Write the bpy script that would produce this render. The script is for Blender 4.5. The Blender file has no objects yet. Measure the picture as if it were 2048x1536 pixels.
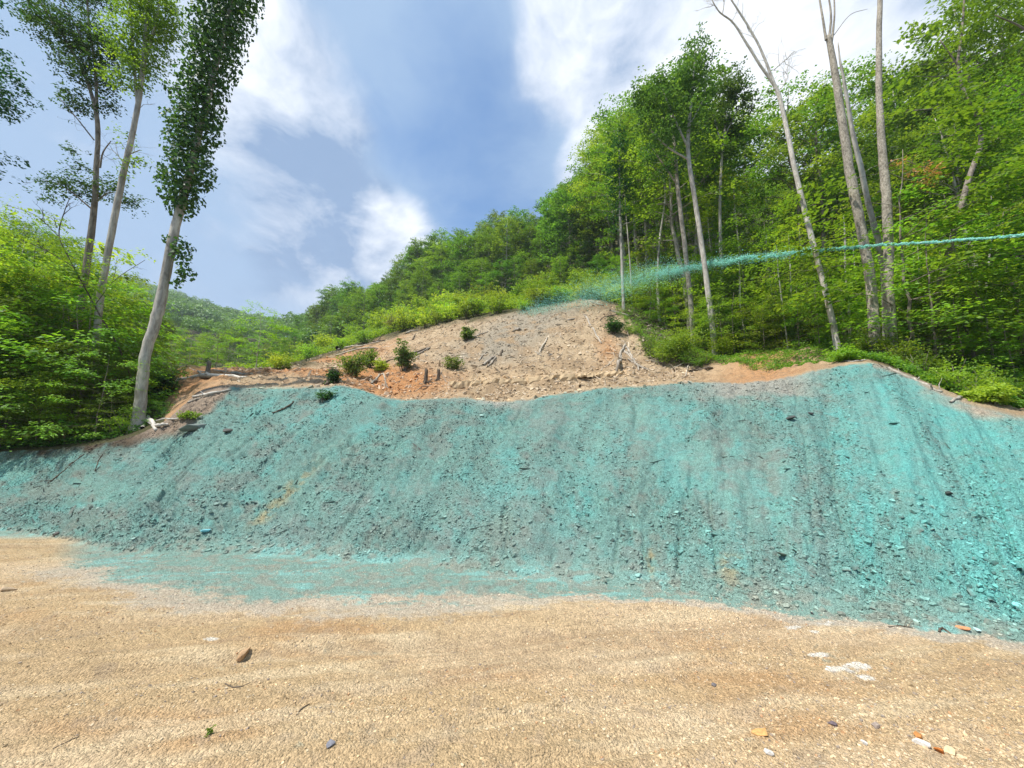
import bpy, math
import numpy as np
from mathutils import Vector

# ------------------------------------------------------------------ camera, sky, sun
H = 2.0; PITCH = math.radians(9.0); F = 770.0
SUN_EL = 64.0; SUN_AZ = -118.0
sc = bpy.context.scene
cam_d = bpy.data.cameras.new('camera'); cam = bpy.data.objects.new('camera', cam_d)
sc.collection.objects.link(cam); sc.camera = cam
cam_d.sensor_width = 36.0; cam_d.lens = F / 2048 * 36.0
cam_d.clip_start = 0.05; cam_d.clip_end = 6000
cam.location = (0, 0, H); cam.rotation_euler = (math.pi/2 + PITCH, 0, 0)
sc.view_settings.view_transform = 'Standard'; sc.view_settings.look = 'None'
sc.view_settings.gamma = 1; sc.view_settings.exposure = 1.05
sc.cycles.max_bounces = 6; sc.cycles.transparent_max_bounces = 8
sc.cycles.diffuse_bounces = 3; sc.cycles.glossy_bounces = 2; sc.cycles.transmission_bounces = 4
sc.cycles.volume_bounces = 0

cp, sp = math.cos(PITCH), math.sin(PITCH)
def ray(X, Y):
    u = (X-1024)/F; v = (768-Y)/F
    return np.array([u, cp - v*sp, sp + v*cp])
def at(X, Y, d):
    r = ray(X, Y); t = d/r[1]
    return np.array([r[0]*t, d, H + r[2]*t])
def proj(x, y, z):
    zz = z - H
    fw = y*cp + zz*sp; up = -y*sp + zz*cp
    fw = np.where(np.abs(fw) < 1e-6, 1e-6, fw)
    return 1024 + F*x/fw, 768 - F*up/fw, fw

def build_world():
    w = bpy.data.worlds.new('World'); sc.world = w; w.use_nodes = True
    nt = w.node_tree; nt.nodes.clear(); N = nt.nodes.new; L = nt.links.new
    out = N('ShaderNodeOutputWorld'); bg = N('ShaderNodeBackground'); L(bg.outputs[0], out.inputs[0])
    STR = 0.12; bg.inputs[1].default_value = STR
    sky = N('ShaderNodeTexSky'); sky.sky_type = 'NISHITA'; sky.sun_disc = False
    sky.sun_elevation = math.radians(SUN_EL); sky.sun_rotation = math.radians(SUN_AZ)
    sky.air_density = 1.0; sky.dust_density = 0.6; sky.ozone_density = 1.6
    tc = N('ShaderNodeTexCoord')
    def math_(op, a, b=None, c=None, clamp=False):
        m = N('ShaderNodeMath'); m.operation = op; m.use_clamp = clamp
        for i, v in enumerate((a, b, c)):
            if v is None: continue
            if isinstance(v, (int, float)): m.inputs[i].default_value = v
            else: L(v, m.inputs[i])
        return m.outputs[0]
    def vm(op, a, b):
        m = N('ShaderNodeVectorMath'); m.operation = op
        for i, v in enumerate((a, b)):
            if isinstance(v, (tuple, list)): m.inputs[i].default_value = v
            else: L(v, m.inputs[i])
        return m
    nrm = vm('NORMALIZE', tc.outputs['Generated'], (0,0,0)).outputs[0]
    sep = N('ShaderNodeSeparateXYZ'); L(nrm, sep.inputs[0])
    zz = math_('ADD', math_('MAXIMUM', sep.outputs[2], 0.0), 0.35)
    comb = N('ShaderNodeCombineXYZ')
    L(math_('DIVIDE', sep.outputs[0], zz), comb.inputs[0]); L(math_('DIVIDE', sep.outputs[1], zz), comb.inputs[1])
    def noise(vec, s, det, rough, dist=0.0, off=(0,0,0)):
        n = N('ShaderNodeTexNoise'); n.inputs['Scale'].default_value = s; n.inputs['Detail'].default_value = det
        n.inputs['Roughness'].default_value = rough; n.inputs['Distortion'].default_value = dist
        L(vm('ADD', vec, off).outputs[0], n.inputs['Vector']); return n.outputs[0]
    zz2 = math_('ADD', math_('MAXIMUM', sep.outputs[2], 0.0), 0.9)
    comb2 = N('ShaderNodeCombineXYZ')
    L(math_('DIVIDE', sep.outputs[0], zz2), comb2.inputs[0]); L(math_('DIVIDE', sep.outputs[1], zz2), comb2.inputs[1]); L(math_('MULTIPLY', sep.outputs[2], .8), comb2.inputs[2])
    wv = N('ShaderNodeTexNoise'); wv.inputs['Scale'].default_value = 3.0; wv.inputs['Detail'].default_value = 4.0; L(comb2.outputs[0], wv.inputs['Vector'])
    wo = vm('SCALE', vm('SUBTRACT', wv.outputs[1], (.5, .5, .5)).outputs[0], (0, 0, 0)); wo.inputs[3].default_value = .22
    cw = vm('ADD', comb2.outputs[0], wo.outputs[0]).outputs[0]
    n1 = noise(cw, 3.6, 10, 0.58, 0.0, (3.1, 1.7, 0))
    n2 = noise(cw, 11.0, 9, 0.62, 0.0, (8.1, 4.7, 0))
    n3 = noise(cw, 1.8, 6, 0.55, 0.0, (1.1, 9.7, 0))
    n4 = noise(cw, 5.0, 9, 0.60, 0.0, (5.3, 2.2, 0))
    def blob(X, Y, rad, wgt):
        r = ray(X, Y); r = r/np.linalg.norm(r)
        d = vm('DOT_PRODUCT', nrm, tuple(r)).outputs['Value']
        mr = N('ShaderNodeMapRange'); mr.interpolation_type = 'SMOOTHERSTEP'
        L(d, mr.inputs[0]); mr.inputs[1].default_value = math.cos(math.radians(rad)); mr.inputs[2].default_value = 1.0
        mr.inputs[3].default_value = 0; mr.inputs[4].default_value = wgt
        return mr.outputs[0]
    def total(base, blobs):
        s = base
        for b in blobs: s = math_('ADD', s, blob(*b))
        return s
    base = math_('MULTIPLY_ADD', n1, 2.2, -1.1)
    base = math_('MULTIPLY_ADD', n2, 1.0, math_('ADD', base, -.5))
    c = total(base, [(1320, 50, 26, .72), (770, 480, 10, .15), (620, 230, 12, .12), (560, 200, 14, .1), (700, 420, 9, .12), (200, 480, 14, .15), (1640, 120, 28, .45), (1130, 90, 9, .40), (560, 180, 13, .42), (670, 320, 8, .40), (775, 460, 8, .62), (520, 50, 9, .15), (860, 480, 7, .35), (660, 520, 12, .30), (1165, 340, 5, .35), (500, 330, 12, .12),
                     (900, 250, 19, -.62), (780, 20, 12, -.1), (1090, 290, 8, -.4), (60, 150, 24, -.25), (420, 640, 16, -.3), (960, 60, 9, -.3), (1880, 60, 7, -.2)])
    mr = N('ShaderNodeMapRange'); mr.interpolation_type = 'SMOOTHSTEP'; L(c, mr.inputs[0])
    mr.inputs[1].default_value = -0.28; mr.inputs[2].default_value = 0.58; mr.inputs[4].default_value = .95
    white = mr.outputs[0]
    v = total(math_('MULTIPLY_ADD', n4, 1.6, math_('MULTIPLY_ADD', n3, 2.0, -1.35)), [(200, 350, 45, .45), (480, 600, 30, .4), (1500, 0, 40, .3), (620, 430, 14, .35), (780, 30, 12, .3), (900, 230, 16, -.30)])
    mr2 = N('ShaderNodeMapRange'); mr2.interpolation_type = 'SMOOTHSTEP'; L(v, mr2.inputs[0])
    mr2.inputs[1].default_value = -.1; mr2.inputs[2].default_value = 1.0; mr2.inputs[4].default_value = 0.92
    veil = mr2.outputs[0]
    sh = total(math_('MULTIPLY_ADD', n4, 4.0, -1.65), [(1250, 60, 20, .4), (1650, 150, 24, .5), (780, 480, 8, .5), (600, 130, 9, .35), (610, 400, 10, -.5), (250, 400, 25, -.2), (740, 420, 6, -.3)])
    shm = math_('MULTIPLY', sh, 1.0, clamp=True)
    def mix(f, a, b):
        m = N('ShaderNodeMix'); m.data_type = 'RGBA'
        L(f, m.inputs[0])
        for i, q in ((6, a), (7, b)):
            if isinstance(q, tuple): m.inputs[i].default_value = (*[k/STR for k in q], 1)
            else: L(q, m.inputs[i])
        return m.outputs[2]
    tint = N('ShaderNodeMix'); tint.data_type = 'RGBA'; tint.blend_type = 'MULTIPLY'; tint.inputs[0].default_value = 1
    L(sky.outputs[0], tint.inputs[6]); tint.inputs[7].default_value = (0.50, 0.72, 0.84, 1)
    k = mix(veil, tint.outputs[2], (.20, .285, .405))
    grey = mix(shm, (.135, .205, .325), (.57, .59, .62))
    k = mix(white, k, grey)
    L(k, bg.inputs[0])
build_world()
sl = bpy.data.lights.new('sun', 'SUN'); sl.energy = 3.5; sl.angle = math.radians(2.5); sl.color = (1, .955, .88)
so = bpy.data.objects.new('sun', sl); sc.collection.objects.link(so)
sd = Vector((math.sin(math.radians(SUN_AZ))*math.cos(math.radians(SUN_EL)), math.cos(math.radians(SUN_AZ))*math.cos(math.radians(SUN_EL)), math.sin(math.radians(SUN_EL))))
so.rotation_euler = sd.to_track_quat('Z', 'Y').to_euler(); so.location = (0, 0, 60)

# ------------------------------------------------------------------ helpers
C = sc.collection
def tag(o, label=None, cat=None, group=None, kind=None):
    if label: o['label'] = label
    if cat: o['category'] = cat
    if group: o['group'] = group
    if kind: o['kind'] = kind
    return o
def mesh_data(name, V, loops, sizes, mat, col=None, smooth=False):
    me = bpy.data.meshes.new(name)
    V = np.ascontiguousarray(V, dtype=np.float32); loops = np.ascontiguousarray(loops, dtype=np.int32).ravel()
    sizes = np.ascontiguousarray(sizes, dtype=np.int32)
    me.vertices.add(len(V)); me.vertices.foreach_set('co', V.ravel())
    me.loops.add(len(loops)); me.loops.foreach_set('vertex_index', loops)
    st = np.concatenate([[0], np.cumsum(sizes)[:-1]]).astype(np.int32)
    me.polygons.add(len(sizes)); me.polygons.foreach_set('loop_start', st)
    me.polygons.foreach_set('use_smooth', np.full(len(sizes), smooth))
    me.update(calc_edges=True)
    if col is not None:
        a = me.attributes.new('col', 'FLOAT_COLOR', 'POINT')
        cc = np.ones((len(V), 4), np.float32); cc[:, :3] = col; a.data.foreach_set('color', cc.ravel())
    me.materials.append(mat)
    return me
def link(name, me, parent=None, loc=None):
    o = bpy.data.objects.new(name, me); C.objects.link(o)
    if parent is not None: o.parent = parent
    if loc is not None: o.location = loc
    return o
def empty(name, loc, rz=0.0, s=1.0):
    o = bpy.data.objects.new(name, None); C.objects.link(o)
    o.location = tuple(loc); o.rotation_euler = (0, 0, rz); o.scale = (s, s, s); o.empty_display_size = .3
    return o
def copy_tree(o, parent=None):
    c = o.copy(); C.objects.link(c); c.parent = parent
    for ch in list(o.children): copy_tree(ch, c)
    return c

_perm = np.random.default_rng(7).random((256, 256)).astype(np.float64)
def vnoise(x, y):
    xi = np.floor(x).astype(np.int64); yi = np.floor(y).astype(np.int64)
    fx = x-xi; fy = y-yi; fx = fx*fx*(3-2*fx); fy = fy*fy*(3-2*fy)
    a = _perm[xi & 255, yi & 255]; b = _perm[(xi+1) & 255, yi & 255]
    c = _perm[xi & 255, (yi+1) & 255]; d = _perm[(xi+1) & 255, (yi+1) & 255]
    return (a*(1-fx)+b*fx)*(1-fy) + (c*(1-fx)+d*fx)*fy
def fbm(x, y, oct=4, g=.5):
    s = 0; a = 1; t = 0
    for i in range(oct):
        s = s + a*vnoise(x*2**i + 17.3*i, y*2**i + 5.1*i); t += a; a *= g
    return s/t
def ss(a, b, x):
    t = np.clip((x-a)/(b-a), 0, 1); return t*t*(3-2*t)

# ------------------------------------------------------------------ terrain
TH = np.linspace(math.radians(-72), math.radians(72), 2400)
def gsm(a, n=14):
    k = np.exp(-0.5*(np.arange(-3*n, 3*n+1)/n)**2); k /= k.sum()
    return np.convolve(np.pad(a, 3*n, mode='edge'), k, 'valid')
def line3(pts, n=14):
    P = np.array([at(*p) for p in pts]); th = np.arctan2(P[:, 0], P[:, 1]); r = np.hypot(P[:, 0], P[:, 1])
    o = np.argsort(th)
    return gsm(np.interp(TH, th[o], r[o]), n), gsm(np.interp(TH, th[o], P[o, 2]), n)
def toe_pt(X, Y):
    r = ray(X, Y); t = -H/r[2]; return (X, Y, r[1]*t)
TOE = [(-500,1060),(-200,1060),(0,1062),(120,1080),(220,1104),(400,1108),(700,1126),(1000,1148),(1200,1168),(1400,1194),(1700,1238),(2048,1288),(2300,1325),(2700,1380)]
CREST = [(-500,905),(-200,903),(0,900),(150,893),(230,885),(285,868),(340,835),(400,778),(440,770),(620,775),(680,768),(720,780),(765,796),(870,797),(930,793),(1000,803),(1060,797),(1100,788),(1210,776),(1300,770),(1400,764),(1500,764),(1560,757),(1620,744),(1680,732),(1730,727),(1770,732),(1820,752),(1880,784),(1950,810),(2048,835),(2300,850),(2700,870)]
toe = [toe_pt(*p) for p in TOE]
def crest_pt(X, Y, tan=.80):
    yt = np.interp(X, [p[0] for p in toe], [p[2] for p in toe])
    r = ray(X, Y); s = r[2]/r[1]
    return (X, Y, (H + tan*yt)/(tan-s))
crest = [crest_pt(*p) for p in CREST]
BEN = [(-500,880,16),(0,868,16),(200,850,16),(290,815,16),(350,765,16),(430,752,17),(550,753,17.5),(650,752,17),(720,782,16.5),(800,801,16.5),(870,801,16.5),(1000,806,16.5),(1100,792,16.5),(1200,781,17),(1330,770,16.5),(1400,766,16),(1480,758,15),(1560,742,14.3),(1620,728,13.8),(1700,712,13),(1760,712,12.7),(1830,740,12),(1900,765,11.5),(2048,800,10.5),(2300,820,9.5),(2700,850,9)]
TOPF = [(-500,850,22),(0,840,22),(200,825,22),(290,790,21),(350,736,19),(450,738,20),(550,740,21),(650,737,21),(750,752,20),(870,742,19.4),(1000,752,18.6),(1200,745,19),(1330,742,18.6),(1400,738,18),(1480,724,17.5),(1560,708,17),(1620,698,16.5),(1700,694,16),(1800,704,15.5),(1900,730,15),(2048,750,14),(2700,780,13)]
DD = [(-500,780,45),(0,775,45),(200,772,45),(350,752,42),(450,751,45),(550,738,45),(620,716,45),(700,692,45),(800,662,43),(900,641,39),(1000,627,35),(1100,611,32),(1180,598,29.5),(1250,612,28),(1330,650,26.5),(1400,680,25),(1500,690,24),(1600,672,23),(1750,660,23),(2048,680,23),(2700,700,22)]
EE = [(-500,705,90),(200,705,90),(350,730,90),(450,742,100),(550,730,95),(620,712,90),(700,672,85),(800,632,80),(900,610,75),(1000,592,70),(1100,575,62),(1180,568,52),(1250,560,48),(1400,560,46),(1600,545,46),(1800,545,46),(2048,560,46),(2700,580,46)]
GG = [(-500,650,200),(200,650,200),(330,665,200),(450,700,200),(600,704,180),(700,630,160),(800,585,150),(900,550,140),(1000,510,130),(1100,470,120),(1250,420,110),(1400,400,110),(1700,380,110),(2048,380,110),(2700,400,110)]
RR = [(-500,570,470),(200,570,470),(330,603,470),(400,628,450),(480,655,430),(560,672,400),(600,688,380),(700,615,300),(850,545,250),(1000,490,220),(1250,400,200),(1500,380,200),(2048,370,200),(2700,380,200)]
LN = [line3(toe, 16), line3(crest, 9), line3(BEN), line3(TOPF), line3(DD, 20), line3(EE, 30), line3(GG, 40), line3(RR, 40)]
LR = np.array([np.full_like(TH, .02)] + [l[0] for l in LN] + [np.full_like(TH, 3500.)])
LZ = np.array([np.zeros_like(TH)] + [l[1] for l in LN] + [np.full_like(TH, -60.)])
LZ[1] = 0.0
NL = len(LR)
KX = np.array([-300, 200, 500, 800, 1024, 1400, 1700, 2048, 2400]); KV = np.array([5.0, 4.5, 4.0, 2.6, 1.3, .5, -.5, -1.6, -2.2])
KTH = np.arctan((KX-1024)/F)
def lines_at(th):
    thc = np.clip(th, TH[0], TH[-1])
    R = np.array([np.interp(thc, TH, LR[j]) for j in range(NL)]); Z = np.array([np.interp(thc, TH, LZ[j]) for j in range(NL)])
    fade = 1 - ss(math.radians(75), math.radians(125), np.abs(th))
    return R, Z*fade, fade
def prof(r, R, Z):
    z = np.zeros_like(r)
    for j in range(NL-1):
        m = (r >= R[j]) & (r < R[j+1]) if j < NL-2 else (r >= R[j])
        q = (r-R[j])/np.maximum(R[j+1]-R[j], 1e-3)
        z = np.where(m, Z[j] + (Z[j+1]-Z[j])*q, z)
    return z
def seg_q(r, R):
    seg = np.zeros(r.shape, int)
    for j in range(1, NL-1): seg = np.where(r >= R[j], j, seg)
    R0 = np.take_along_axis(R, seg[None], 0)[0]; R1 = np.take_along_axis(R, np.minimum(seg+1, NL-1)[None], 0)[0]
    return seg, np.clip((r-R0)/np.maximum(R1-R0, 1e-3), 0, 1)
def streak_coord(th, q):
    s = np.tan(np.clip(th, -1.3, 1.3))*7.5
    return s - np.interp(th, KTH, KV)*q, s
def height(x, y, detail=True):
    shp = np.shape(x); x = np.atleast_1d(np.asarray(x, float)).ravel(); y = np.atleast_1d(np.asarray(y, float)).ravel()
    th = np.arctan2(x, y); r = np.hypot(x, y)
    R, Z, fade = lines_at(th)
    d = np.clip(r*0.012, .04, 2.0)
    z = (prof(r-d, R, Z) + 2*prof(r, R, Z) + prof(r+d, R, Z) + prof(r-2*d, R, Z)*.5 + prof(r+2*d, R, Z)*.5)/5
    if detail:
        seg, q = seg_q(r, R); bank = (seg == 1)
        Q = np.where(bank, q, np.where(seg == 0, 0, 1))
        w, s = streak_coord(th, Q)
        env = np.where(bank, np.minimum(ss(0, .12, q), 1)*(.35+.65*(1-ss(.9, 1, q))), np.where(seg > 1, .35*np.exp(-(r-R[2])/2.0), 0))
        st = (fbm(w*1.1+3, Q*1.6+9, 3)-.5)*.42 + (fbm(w*3.2, Q*4.5+4, 3)-.5)*.13
        st += (fbm(w*11, Q*12, 2)-.5)*.035
        st -= (.075-.03*ss(.2, .9, th))*ss(.90, .985, 1-np.abs(fbm(w*1.5+71, Q*1.3+7, 4)-.5)*2)*ss(.40, .55, fbm(s*.8, Q*2+5, 3))
        # broken shale: sharp little ledges
        n = fbm(s*6+30, z*12+11, 3); led = np.abs((n*5) % 1-.5)*2
        rough = ss(.42, .62, fbm(s*.7+50, z*1.1, 3))
        st += (led-.5)*.05*(.3+rough) + (fbm(x*9, z*14+y*5, 3)-.5)*.09*(.4+rough)
        z = z + env*st*fade
        pad = np.where(seg == 0, ss(.0, 3.0, r)*(1), 0)
        tr = (fbm(x*.35+9, y*.9, 3)-.5)*.10 + (fbm(x*1.6, y*5+x*.8, 3)-.5)*.028 + (fbm(x*11, y*11, 3)-.5)*.022
        rl = y*.97 - x*.22; tr = tr*.9 - .055*np.exp(-((rl-4.35+.12*np.sin(x*.7))/.16)**2) - .045*np.exp(-((rl-5.6+.1*np.sin(x*.9))/.14)**2) + .03*np.exp(-((rl-4.75)/.2)**2) + (fbm(rl*9, x*.6+3, 3)-.5)*.06
        z = z + pad*tr*(1-ss(.93, 1.0, np.where(seg == 0, q, 0))*.5)
        # left mounded edge of the pad
        hill = np.where((seg >= 2) & (seg < 5), 1, 0)
        # terrace scars and furrows on the cleared slope
        fur = (fbm(s*5+r*.10, r*.25+3, 3)-.5)*.22 + (fbm(x*1.1+7, y*1.1, 4)-.5)*.55 + (fbm(x*4, y*4, 3)-.5)*.16
        z = z + hill*fur*ss(0, 2.5, r-R[2])
        far = np.where(seg >= 5, 1, 0)
        z = z + far*(fbm(x*.02, y*.02, 4)-.5)*np.clip((r-R[5])*.06, 0, 14)
    return z.reshape(shp) if shp else float(z[0])
def hit(X, Y, dmin=None, detail=True):
    r = ray(X, Y); ys = np.concatenate([np.linspace(1, 40, 2400), np.linspace(40, 500, 2400)])
    t = ys/r[1]; x = r[0]*t; z = H + r[2]*t
    if dmin: k0 = np.searchsorted(ys, dmin)
    else: k0 = 0
    h = height(x, ys, detail)
    k = np.where((z-h)[k0:] < 0)[0]
    k = k[0]+k0 if len(k) else len(ys)-1
    return np.array([x[k], ys[k], h[k]])
def gp(X, d):
    """ground point under pixel column X at forward distance d"""
    x = (X-1024)/F*d*cp
    for _ in range(3):
        z = height(np.array([x]), np.array([d]))[0]; fw = d*cp+(z-H)*sp; x = (X-1024)/F*fw
    return np.array([x, d, z])

SR = lambda r, g, b: np.array([((c/255+.055)/1.055)**2.4 if c > 10 else c/3294 for c in (r, g, b)])
def lerp(a, b, m): return a + (b-a)*np.asarray(m)[..., None]
def ground_color(x, y, z, fine=1.0):
    """what the soil and the sprayed mulch are coloured like, per point"""
    th = np.arctan2(x, y); r = np.hypot(x, y); R, Z, fade = lines_at(th)
    seg, q = seg_q(r, R)
    X, Y, fw = proj(x, y, z)
    Q = np.where(seg == 1, q, np.where(seg == 0, 0, 1)); w, s = streak_coord(th, Q)
    f1 = fbm(x*1.3, y*1.3, 4); f2 = fbm(x*7, y*7+z*5, 3); f3 = fbm(x*.35+4, y*1.2+2, 4)
    tan = np.zeros(x.shape+(3,)) + np.array([.47, .335, .185])
    pad = lerp(tan, np.array([.55, .41, .25]), ss(.45, .65, f3)); pad = lerp(pad, np.array([.43, .26, .125]), ss(.5, .72, fbm(x*.5+40, y*1.6, 4))*.7)
    pad = lerp(pad, np.array([.36, .27, .18]), ss(.6, .8, f2)*.5)
    pad = lerp(pad, np.array([.60, .48, .31]), ss(.6, .75, fbm(x*.8+x*0+11, y*3.2, 4))*.55)
    rl = y*.97 - x*.22
    pad = lerp(pad, np.array([.36, .245, .14]), ss(.5, .75, fbm(rl*3.5+5, x*.35, 4))*.6)
    trk = np.exp(-((rl-4.35+.12*np.sin(x*.7))/.17)**2) + np.exp(-((rl-5.6+.1*np.sin(x*.9))/.15)**2)
    pad = lerp(pad, np.array([.37, .27, .165]), np.clip(trk, 0, 1)*.45*ss(.35, .6, fbm(rl*12, x*1.2, 3)))
    pad = lerp(pad, np.array([.58, .455, .285]), ss(.58, .75, fbm(rl*6+30, x*.5+9, 4))*.6)
    # teal coat
    shale = np.zeros_like(pad) + np.array([.225, .24, .21]); shale = lerp(shale, np.array([.235, .22, .18]), ss(.45, .7, fbm(w*1.5+8, Q*2, 3)))
    teal = np.zeros_like(pad) + np.array([.17, .305, .265]); 
    fresh = np.zeros_like(pad) + np.array([.13, .415, .375])
    right = ss(1450, 2000, X); cen = np.exp(-((X-1120)/90)**2-((Y-1010)/70)**2)
    ft = fbm(w*1.5+20, Q*2.4, 4)*.5 + fbm(s*3.5, z*4.5, 4)*.5
    cl = lerp(teal, fresh, np.clip(ss(.46, .70, ft)*.55 + right*.75 + cen*.5 - .25*ss(1100, 1180, Y)*(X < 1500), 0, 1))
    cl = lerp(cl, np.array([.19, .37, .31]), ss(.55, .7, fbm(s*1.7+3, z*3+8, 3))*.45*(1-right*.7))
    bare = ss(.49, .62, fbm(w*1.1+60, Q*1.9+5, 4)*.45 + fbm(s*4+2, z*5.5, 4)*.55)
    cov = .93 - .40*bare*(1-.8*right) - .22*ss(.55, .75, f2)
    cov = cov*(1-.45*np.exp(-((X-1020)/110)**2-((Y-1060)/80)**2)) * (1-.35*np.exp(-((X-580)/90)**2-((Y-1070)/50)**2))
    bank = lerp(shale, cl, np.clip(cov, 0, 1))
    # ochre streaks of bare subsoil
    o = np.exp(-((X-560-(1000-Y)*.95)/16)**2)*ss(900, 980, Y)*(1-ss(1030, 1070, Y))
    o = o + np.exp(-((X-1302)/6)**2)*ss(1090, 1110, Y)*(1-ss(1150, 1165, Y)) + np.exp(-((X-1462)/22)**2)*ss(1100, 1125, Y)*(1-ss(1170, 1190, Y))
    bank = lerp(bank, np.array([.45, .33, .14]), np.clip(o, 0, 1)*.6*ss(.35, .6, f2))
    # bare margins of the bank
    nb = (fbm(x*1.5+9, z*3, 4)-.5)
    marg = np.clip(ss(0, 1, 1-np.abs(X-1000)/90)*ss(825, 800, Y+nb*60) + ss(1330, 1470, X)*ss(1680, 1560, X)*ss(806, 780, Y+nb*60) , 0, 1)
    rb = np.interp(X, [1700, 1790, 1850, 1950, 2048, 2400], [700, 738, 778, 815, 842, 872]); 
    marg2 = ss(26, -16, Y-rb+nb*70)*(X > 1745)
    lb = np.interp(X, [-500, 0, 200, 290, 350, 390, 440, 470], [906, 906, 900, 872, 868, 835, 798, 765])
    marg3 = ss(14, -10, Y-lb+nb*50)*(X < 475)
    soil = lerp(np.zeros_like(pad)+np.array([.36, .29, .225]), np.array([.46, .35, .25]), f1)
    bank = lerp(bank, lerp(soil, np.array([.33, .36, .33]), np.full(x.shape, .5)), marg*.85)
    bank = lerp(bank, soil*.95, marg2); 
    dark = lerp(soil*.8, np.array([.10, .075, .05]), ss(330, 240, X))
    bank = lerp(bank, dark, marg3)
    # overspray on the pad: fades out towards the camera
    ed = np.interp(X, [-500, 0, 150, 300, 500, 800, 1000, 1200, 1400, 1700, 2048, 2600], [1110, 1110, 1150, 1195, 1210, 1222, 1205, 1200, 1206, 1246, 1298, 1390])
    wd = np.interp(X, [0, 400, 900, 1100, 1300, 2048], [55, 40, 40, 26, 16, 16])
    k = Y - ed + (fbm(x*1.2, y*2.5, 4)-.5)*46
    onp = ss(.35, -1.1, k/wd)
    dz_ = (fbm(x*16, y*24, 3)-.5) + (fbm(x*3, y*7, 3)-.5)*.6; onp = ss(.25, .80, onp + dz_*.9)
    left_mound = ss(210, 90, X + (Y-1100)*.6)*ss(1150, 1120, Y+nb*20)*ss(1066, 1082, Y)
    onp = onp*(1-.95*left_mound)
    padt = lerp(pad, np.array([.45, .40, .32]), ss(.2, .9, ss(1.15, -.2, k/wd)+dz_*.8)*.75*(1-left_mound))
    tl = lerp(np.zeros_like(pad)+np.array([.17, .31, .265]), np.array([.19, .43, .39]), ss(.54, .72, fbm(x*.9+5, y*4+2, 4)))
    tl = lerp(tl, np.array([.26, .25, .20]), ss(.45, .65, f2)*.6)
    padt = lerp(padt, tl, onp*.88)
    wh = np.zeros_like(X)
    for (a, b, ra, rb_) in ((1712, 1335, 48, 9), (1720, 1356, 28, 6), (1588, 1254, 20, 4), (1642, 1247, 24, 4), (1640, 1310, 22, 4), (1628, 1264, 10, 4), (420, 1278, 12, 3)):
        wh = np.maximum(wh, ss(1.15, .55, ((X-a)/ra)**2+((Y-b)/rb_)**2 + (fbm(x*9, y*14, 4)-.5)*5.5))
    padt = lerp(padt, np.array([.66, .62, .54]), wh*.85)
    # cleared hillside
    hs = lerp(np.zeros_like(pad)+np.array([.37, .265, .16]), np.array([.46, .345, .215]), ss(.4, .65, f1))
    org = np.clip(ss(900, 640, X)*.9*ss(.3, .55, fbm(x*.25+3, y*.25, 4)) + np.exp(-((X-790)/95)**2-((Y-765)/28)**2)*1.5 + np.exp(-((X-1530)/90)**2)*(Y > 700)*.8 + np.exp(-((X-1215)/20)**2 -((Y-700)/25)**2)*.7, 0, 1)
    hs = lerp(hs, np.array([.47, .225, .09]), np.clip(org*.9, 0, .92))
    gy = np.exp(-(((X-985)-(700-Y)*1.3)/80)**2)*ss(745, 710, Y)
    hs = lerp(hs, np.array([.31, .27, .205]), np.clip(gy*1.2*ss(.25, .6, f1), 0, .9))
    hs = lerp(hs, np.array([.20, .15, .10]), ss(.58, .78, f2)*.6)
    lg = np.exp(-((Y-np.interp(X, [880, 1000, 1200, 1270], [762, 756, 746, 742]))/6)**2)*ss(890, 930, X)*ss(1290, 1240, X)
    hs = lerp(hs, np.array([.55, .40, .24]), lg*.8*ss(.2,.5,f1))
    green = np.clip(ss(560, 480, X + (fbm(x*.3, y*.3, 3)-.5)*120)*0 + 0, 0, 1)
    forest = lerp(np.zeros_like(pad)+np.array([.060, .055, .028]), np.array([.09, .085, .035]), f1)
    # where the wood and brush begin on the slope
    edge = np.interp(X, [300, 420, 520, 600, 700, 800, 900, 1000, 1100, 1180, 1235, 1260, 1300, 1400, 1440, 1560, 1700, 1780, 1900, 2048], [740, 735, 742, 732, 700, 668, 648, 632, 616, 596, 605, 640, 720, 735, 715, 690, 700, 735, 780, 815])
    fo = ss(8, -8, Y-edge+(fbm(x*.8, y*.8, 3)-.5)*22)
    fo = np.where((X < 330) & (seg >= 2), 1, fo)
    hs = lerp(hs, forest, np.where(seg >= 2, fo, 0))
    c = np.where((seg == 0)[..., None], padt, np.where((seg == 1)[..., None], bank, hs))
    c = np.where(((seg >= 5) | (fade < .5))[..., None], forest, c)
    tl_blend = ss(.0, .10, q)*(seg == 1) + (seg != 1)
    c = lerp(np.where((seg == 1)[..., None], lerp(padt, shale*1.0, np.zeros_like(x)), c), c, tl_blend)
    blend = ss(1.0, .0, (r-R[2])/.5)*(seg == 2)
    c = lerp(c, bank, blend*ss(470, 520, X)*.6)
    c = c*(1 + (.30*(fbm(x*23, y*23+z*11, 2)-.5))[..., None]*fine)
    return np.clip(c, .01, .85)

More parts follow.
